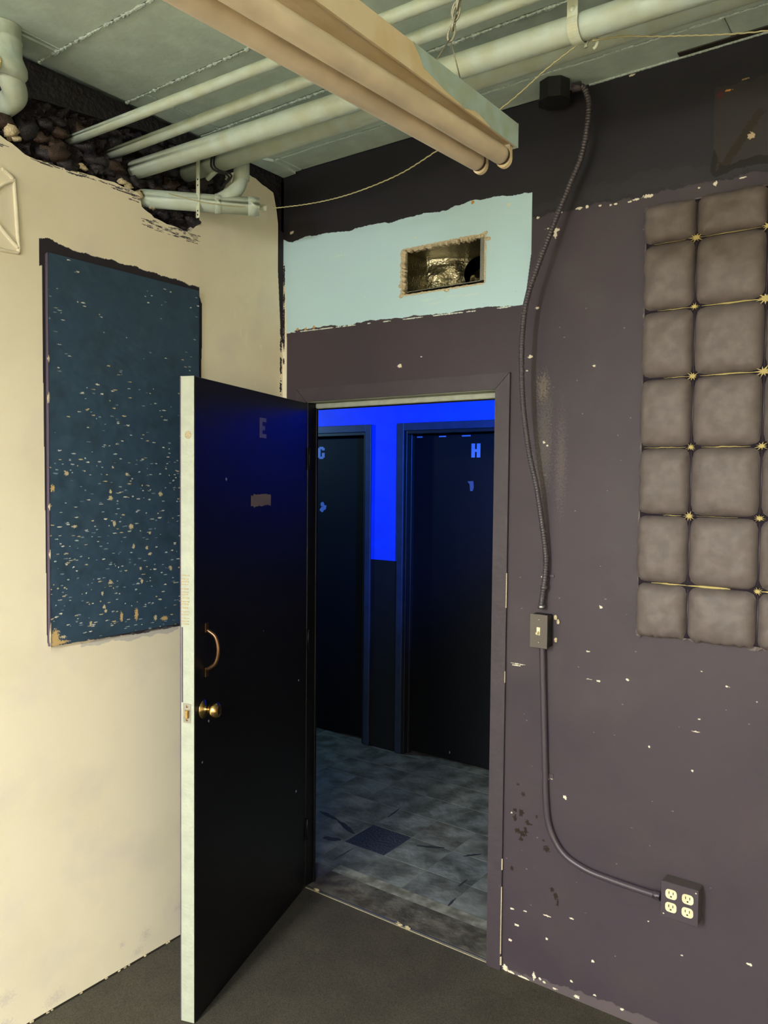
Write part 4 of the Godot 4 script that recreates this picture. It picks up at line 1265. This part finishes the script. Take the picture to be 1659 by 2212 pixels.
func build_wiring() -> void:
	# octagonal box under the ceiling
	var jb := base("junction_box", Vector3(1.245, 2.915, 0.075))
	tag(jb, "black octagonal junction box under the ceiling above the armoured cable", "electrical box")
	var st := S()
	tube(st, [Vector3(-0.01, 0.0, 0), Vector3(-0.01, 0.058, 0)], 0.05, 8)
	put(st, "box_body", M.box_black, jb)
	st = S()
	tube(st, [Vector3(-0.01, -0.004, 0), Vector3(-0.01, 0.0, 0)], 0.053, 8)
	put(st, "cover", M.box_black, jb)
	# armoured cable hanging clear of the wall
	var fc := base("armored_cable", Vector3(1.194, 1.28, 0.02))
	tag(fc, "dark ribbed armoured cable bowing down the wall from the junction box to the switch", "cable")
	var way := [Vector3(1.302, 2.945, 0.066), Vector3(1.328, 2.935, 0.062), Vector3(1.342, 2.87, 0.058), Vector3(1.325, 2.74, 0.062), Vector3(1.282, 2.645, 0.06), Vector3(1.238, 2.54, 0.066), Vector3(1.193, 2.415, 0.08), Vector3(1.163, 2.32, 0.09), Vector3(1.148, 2.23, 0.092), Vector3(1.142, 2.11, 0.088), Vector3(1.147, 1.96, 0.08), Vector3(1.165, 1.807, 0.066), Vector3(1.187, 1.685, 0.048), Vector3(1.208, 1.5, 0.026), Vector3(1.21, 1.423, 0.022), Vector3(1.2, 1.335, 0.022), Vector3(1.197, 1.30, 0.024)]
	var pts := curve(way, 0.0021)
	var rel := []
	var rr := []
	var len := 0.0
	for i in pts.size():
		if i: len += pts[i].distance_to(pts[i - 1])
		rel.append(pts[i] - fc.position)
		rr.append(0.0088 + 0.0011 * sin(TAU * len / 0.0088))
	st = S(true)
	tube(st, rel, rr, 10)
	put(st, "ribbed_sheath", M.flex_paint, fc)
	st = S(true)
	tube(st, [Vector3(1.291, 2.945, 0.068) - fc.position, Vector3(1.318, 2.945, 0.064) - fc.position], 0.014, 10)
	put(st, "connector", M.conduit_paint, fc)
	for y in [1.30, 1.365]:
		st = S(true)
		lathe(st, Vector3(1.198 if y < 1.32 else 1.206, y, 0.024) - fc.position, Vector3.UP, [[0.0, -0.006], [0.0115, -0.006], [0.0125, 0.0], [0.0115, 0.006], [0.0, 0.006]], 14)
		put(st, "coupling", M.bright_metal if y < 1.32 else M.flex_paint, fc)
	boxed("wall_clip", Vector3(1.188, 1.398, 0.0) - fc.position, Vector3(1.232, 1.408, 0.004) - fc.position, M.conduit_paint, fc, 0.001)
	# switch
	var sw := base("light_switch", Vector3(1.2, 1.222, 0.0))
	tag(sw, "surface mounted light switch box with an ivory toggle beside the door casing", "switch")
	boxed("switch_box", Vector3(-0.03, -0.054, 0.0), Vector3(0.03, 0.054, 0.044), M.box_black, sw, 0.003)
	boxed("face_plate", Vector3(-0.031, -0.056, 0.044), Vector3(0.031, 0.056, 0.048), M.switch_plate, sw, 0.0015)
	var tg := boxed("toggle_collar", Vector3(-0.006, -0.013, 0.048), Vector3(0.006, 0.013, 0.0495), M.ivory, sw, 0.0006)
	st = S()
	box(st, Vector3(-0.0035, -0.002, 0.0), Vector3(0.0035, 0.006, 0.014), 0.001, Transform3D(Basis(Vector3.RIGHT, 0.45), Vector3(0, -0.003, 0.049)))
	put(st, "toggle", M.ivory, tg)
	for y in [-0.038, 0.038]:
		st = S(true)
		lathe(st, Vector3(0, y, 0.048), Vector3.BACK, [[0.0, 0.0016], [0.003, 0.0012], [0.0036, 0.0]], 10)
		put(st, "screw", M.bright_metal, sw)
	for q in [[0.04, 0.045], [0.05, 0.03], [0.042, -0.03]]:
		st = S()
		lump(st, Vector3(q[0], q[1], 0.004), Vector3(0.006, 0.009, 0.004), int(q[0] * 3000), 0.8, 4)
		put(st, "plaster_chip", M.rubble_pale, sw)
	# rigid conduit down and round to the outlet
	var rc := base("rigid_conduit", Vector3(1.2, 1.168, 0.014))
	tag(rc, "purple painted rigid conduit running from the switch down to the outlet box", "conduit")
	var cp := curve([Vector3(1.2, 1.168, 0.016), Vector3(1.206, 1.0, 0.013), Vector3(1.216, 0.76, 0.012), Vector3(1.222, 0.64, 0.012), Vector3(1.238, 0.555, 0.012), Vector3(1.285, 0.487, 0.012), Vector3(1.36, 0.456, 0.012), Vector3(1.44, 0.448, 0.013), Vector3(1.53, 0.447, 0.018), Vector3(1.606, 0.449, 0.024)], 0.012)
	rel = []
	for v in cp: rel.append(v - rc.position)
	st = S(true)
	tube(st, rel, 0.0105, 14)
	put(st, "pipe", M.conduit_paint, rc)
	boxed("clip", Vector3(1.198, 0.722, 0.0) - rc.position, Vector3(1.242, 0.738, 0.003) - rc.position, M.conduit_paint, rc, 0.0008)
	st = S(true)
	tube(st, [Vector3(1.588, 0.449, 0.022) - rc.position, Vector3(1.608, 0.449, 0.024) - rc.position], 0.0135, 14)
	put(st, "connector", M.conduit_paint, rc)
	# four-socket outlet
	var ob := base("outlet_box", Vector3(1.672, 0.462, 0.0))
	tag(ob, "square surface outlet box with four ivory sockets low on the purple wall", "outlet")
	boxed("box_body", Vector3(-0.053, -0.053, 0.0), Vector3(0.053, 0.053, 0.05), M.switch_plate, ob, 0.003)
	boxed("face_plate", Vector3(-0.054, -0.054, 0.05), Vector3(0.054, 0.054, 0.0535), M.conduit_paint, ob, 0.0015)
	for x in [-0.024, 0.024]:
		for y in [-0.02, 0.02]:
			st = S(true)
			var poly := PackedVector2Array()
			for k in 20:
				var a := TAU * k / 20
				poly.append(Vector2(clampf(cos(a) * 0.0185, -0.0165, 0.0165), clampf(sin(a) * 0.017, -0.0145, 0.0145)))
			st = S()
			plate(st, poly, Vector3(x, y, 0.053), Vector3.RIGHT, Vector3.UP, Vector3(0, 0, 0.002))
			var so := put(st, "socket", M.ivory, ob)
			for sx in [-0.006, 0.006]:
				boxed("slot", Vector3(x + sx - 0.0012, y + 0.0, 0.0549), Vector3(x + sx + 0.0012, y + 0.008, 0.0554), M.slot_dark, so)
			boxed("slot", Vector3(x - 0.0025, y - 0.009, 0.0549), Vector3(x + 0.0025, y - 0.0045, 0.0554), M.slot_dark, so)
	for q in [Vector3(0.046, 0.044, 0.0535), Vector3(-0.046, -0.046, 0.0535)]:
		st = S(true)
		lathe(st, q, Vector3.BACK, [[0.0, 0.0016], [0.003, 0.0012], [0.0038, 0.0]], 10)
		put(st, "screw", M.bright_metal, ob)

func build_pad() -> void:
	var pd := base("wall_pad", Vector3(1.78, 1.245, 0.0))
	tag(pd, "tufted mauve vinyl wall pad with yellow foam showing at the tufts", "wall pad")
	var cols := [1.508, 1.662, 1.854, 2.05, 2.24]
	var rows := [2.553, 2.434, 2.234, 2.031, 1.822, 1.618, 1.410, 1.243]
	boxed("backing", Vector3(cols[0] + 0.006, rows[-1] + 0.008, 0.0) - pd.position, Vector3(cols[-1], rows[0] - 0.006, 0.0125) - pd.position, M.pad_back, pd, 0.003)
	var f := FastNoiseLite.new()
	f.seed = 33
	f.frequency = 5.0
	f.fractal_octaves = 3
	for c in 4:
		for r in 7:
			var x0: float = cols[c]
			var x1: float = cols[c + 1]
			var y1: float = rows[r]
			var y0: float = rows[r + 1]
			var n := 22
			var pts := []
			for i in n + 1:
				var line := []
				for j in n + 1:
					# finer towards the seams
					var u := sin((i / float(n) - 0.5) * PI)
					var v := sin((j / float(n) - 0.5) * PI)
					var x := lerpf(x0, x1, u * 0.5 + 0.5)
					var y := lerpf(y0, y1, v * 0.5 + 0.5)
					var rim := pow(pow(absf(u), 7.0) + pow(absf(v), 7.0), 1.0 / 7.0) * 1.012
					var bulge := pow(maxf(0.0, 1.0 - pow(rim, 4.0)), 0.5)
					var z := 0.004 + 0.042 * bulge + 0.006 * f.get_noise_2d(x * 3.0, y * 3.0) * bulge
					# radial puckers near the tufts
					var cr := Vector2(1.0 - absf(u), 1.0 - absf(v))
					var pk := exp(-cr.length_squared() * 7.0)
					z += 0.0035 * pk * sin(10.0 * atan2(cr.y, cr.x + 0.02) + c + r) * minf(1.0, 8.0 * cr.length())
					if c == 0 and u < 0.0:
						x += 0.007 * f.get_noise_2d(3.0, y * 4.0) * pow(-u, 6.0)
					if r == 6 and v < 0.0:
						y += 0.013 * f.get_noise_2d(x * 8.0, 9.0) * pow(-v, 4.0)
						z += 0.012 * pow(-v, 8.0) * absf(f.get_noise_2d(x * 10.0, 4.0))
					if r == 0 and v > 0.0:
						y += 0.006 * f.get_noise_2d(x * 5.0, 2.0) * pow(v, 4.0)
					line.append(Vector3(x, y, z) - pd.position)
				pts.append(line)
			var st := S(true)
			for i in n:
				for j in n:
					quad(st, pts[i][j], pts[i + 1][j], pts[i + 1][j + 1], pts[i][j + 1], Vector3.BACK)
			put(st, "cushion", M.vinyl_pad, pd)
	# split seams showing foam, star tears at the tufts
	var h_gaps := [[1, 1, 0.05, 0.95, 0.0012], [1, 0, 0.2, 0.8, 0.0008], [2, 1, 0.1, 1.0, 0.0026], [2, 0, 0.3, 1.0, 0.0014], [3, 1, 0.1, 0.95, 0.0024], [3, 0, 0.45, 0.95, 0.0012], [4, 0, 0.1, 0.9, 0.0014], [4, 1, 0.15, 0.85, 0.0018], [5, 0, 0.5, 0.85, 0.0012], [5, 1, 0.1, 0.7, 0.0006], [6, 0, 0.3, 1.0, 0.0026], [6, 1, 0.0, 0.62, 0.0046], [6, 2, 0.0, 0.4, 0.003]]
	for q in h_gaps:
		var xa: float = lerpf(cols[q[1]], cols[q[1] + 1], q[2])
		var xb: float = lerpf(cols[q[1]], cols[q[1] + 1], q[3])
		var y: float = rows[q[0]]
		var pts := []
		var rr := []
		for k in 13:
			var t := k / 12.0
			pts.append(Vector3(lerpf(xa, xb, t), y + 0.0015 * f.get_noise_1d(t * 60.0 + q[0] * 9), 0.0132) - pd.position)
			rr.append(maxf(0.0004, 0.72 * q[4] * (0.35 + 0.9 * sin(PI * t)) * (1.0 + 0.5 * f.get_noise_1d(t * 99.0))))
		var st := S(true)
		tube(st, pts, rr, 6)
		put(st, "foam_seam", M.foam_yellow, pd)
	for c in [1, 2]:
		for r in 7:
			if c == 2 and r == 0: continue
			var ya: float = rows[r]
			var yb: float = rows[r + 1]
			var st := S(true)
			tube(st, [Vector3(cols[c], ya - 0.012, 0.011) - pd.position, Vector3(cols[c] + 0.001, (ya + yb) / 2, 0.0115) - pd.position, Vector3(cols[c], yb + 0.012, 0.011) - pd.position], 0.0022, 6)
			put(st, "welt", M.conduit_paint, pd)
	for c in [1, 2, 3]:
		for r in range(1, 7):
			if (c == 1 and r == 6): continue
			var big := 0.010 + 0.005 * rng.randf() + (0.006 if c == 2 and r in [2, 3] else 0.0)
			var poly := PackedVector2Array()
			var arms := 9 + rng.randi() % 3
			for k in arms * 2:
				var a := TAU * k / (arms * 2) + rng.randf_range(-0.12, 0.12)
				var ra := big * (rng.randf_range(0.75, 1.5) if k % 2 == 0 else 0.42)
				poly.append(Vector2(cos(a) * ra * 1.15, sin(a) * ra * 0.85))
			var st := S()
			plate(st, poly, Vector3(cols[c], rows[r], 0.0135) - pd.position, Vector3.RIGHT, Vector3.UP, Vector3(0, 0, 0.004))
			put(st, "foam_tuft", M.foam_yellow, pd)

func build_board() -> void:
	var bd := base("blue_board", Vector3(0.0, 1.182, 0.462))
	tag(bd, "dark blue chipped wooden board on the cream side wall behind the open door", "board")
	var w := 0.60
	var h := 1.226
	var f := FastNoiseLite.new()
	f.seed = 12
	f.frequency = 26.0
	f.fractal_octaves = 4
	var st := S(true)
	var nz := 90
	var ny := 180
	var p := func(i: int, j: int) -> Vector3:
		var z := w * i / nz
		var y := h * j / ny
		return Vector3(0.011 + 0.0011 * f.get_noise_2d(z * 1.0, y * 2.6), y, z)
	for i in nz:
		for j in ny:
			var uv := []
			for q in [[i, j], [i + 1, j], [i + 1, j + 1], [i, j + 1]]:
				uv.append(Vector2(q[0] / float(nz), 1.0 - q[1] / float(ny)))
			quad_uv(st, [p.call(i, j), p.call(i + 1, j), p.call(i + 1, j + 1), p.call(i, j + 1)], uv, Vector3.RIGHT)
	put(st, "painted_face", M.blue_board_paint, bd)
	boxed("board_core", Vector3(0.0002, 0, 0), Vector3(0.0095, h, w), M.board_side, bd)
	boxed("edge_band", Vector3(0.0002, 0.0, w), Vector3(0.0118, h - 0.004, w + 0.004), M.board_side, bd, 0.001)
	for q in [[0.03, 0.05], [0.29, 0.02], [0.44, 0.012], [0.78, 0.02], [0.9, 0.014]]:
		st = S()
		lump(st, Vector3(0.0105, q[0], w + 0.001), Vector3(0.002, q[1], 0.004), int(q[0] * 900), 0.7, 4)
		put(st, "bare_wood", M.raw_plaster, bd)
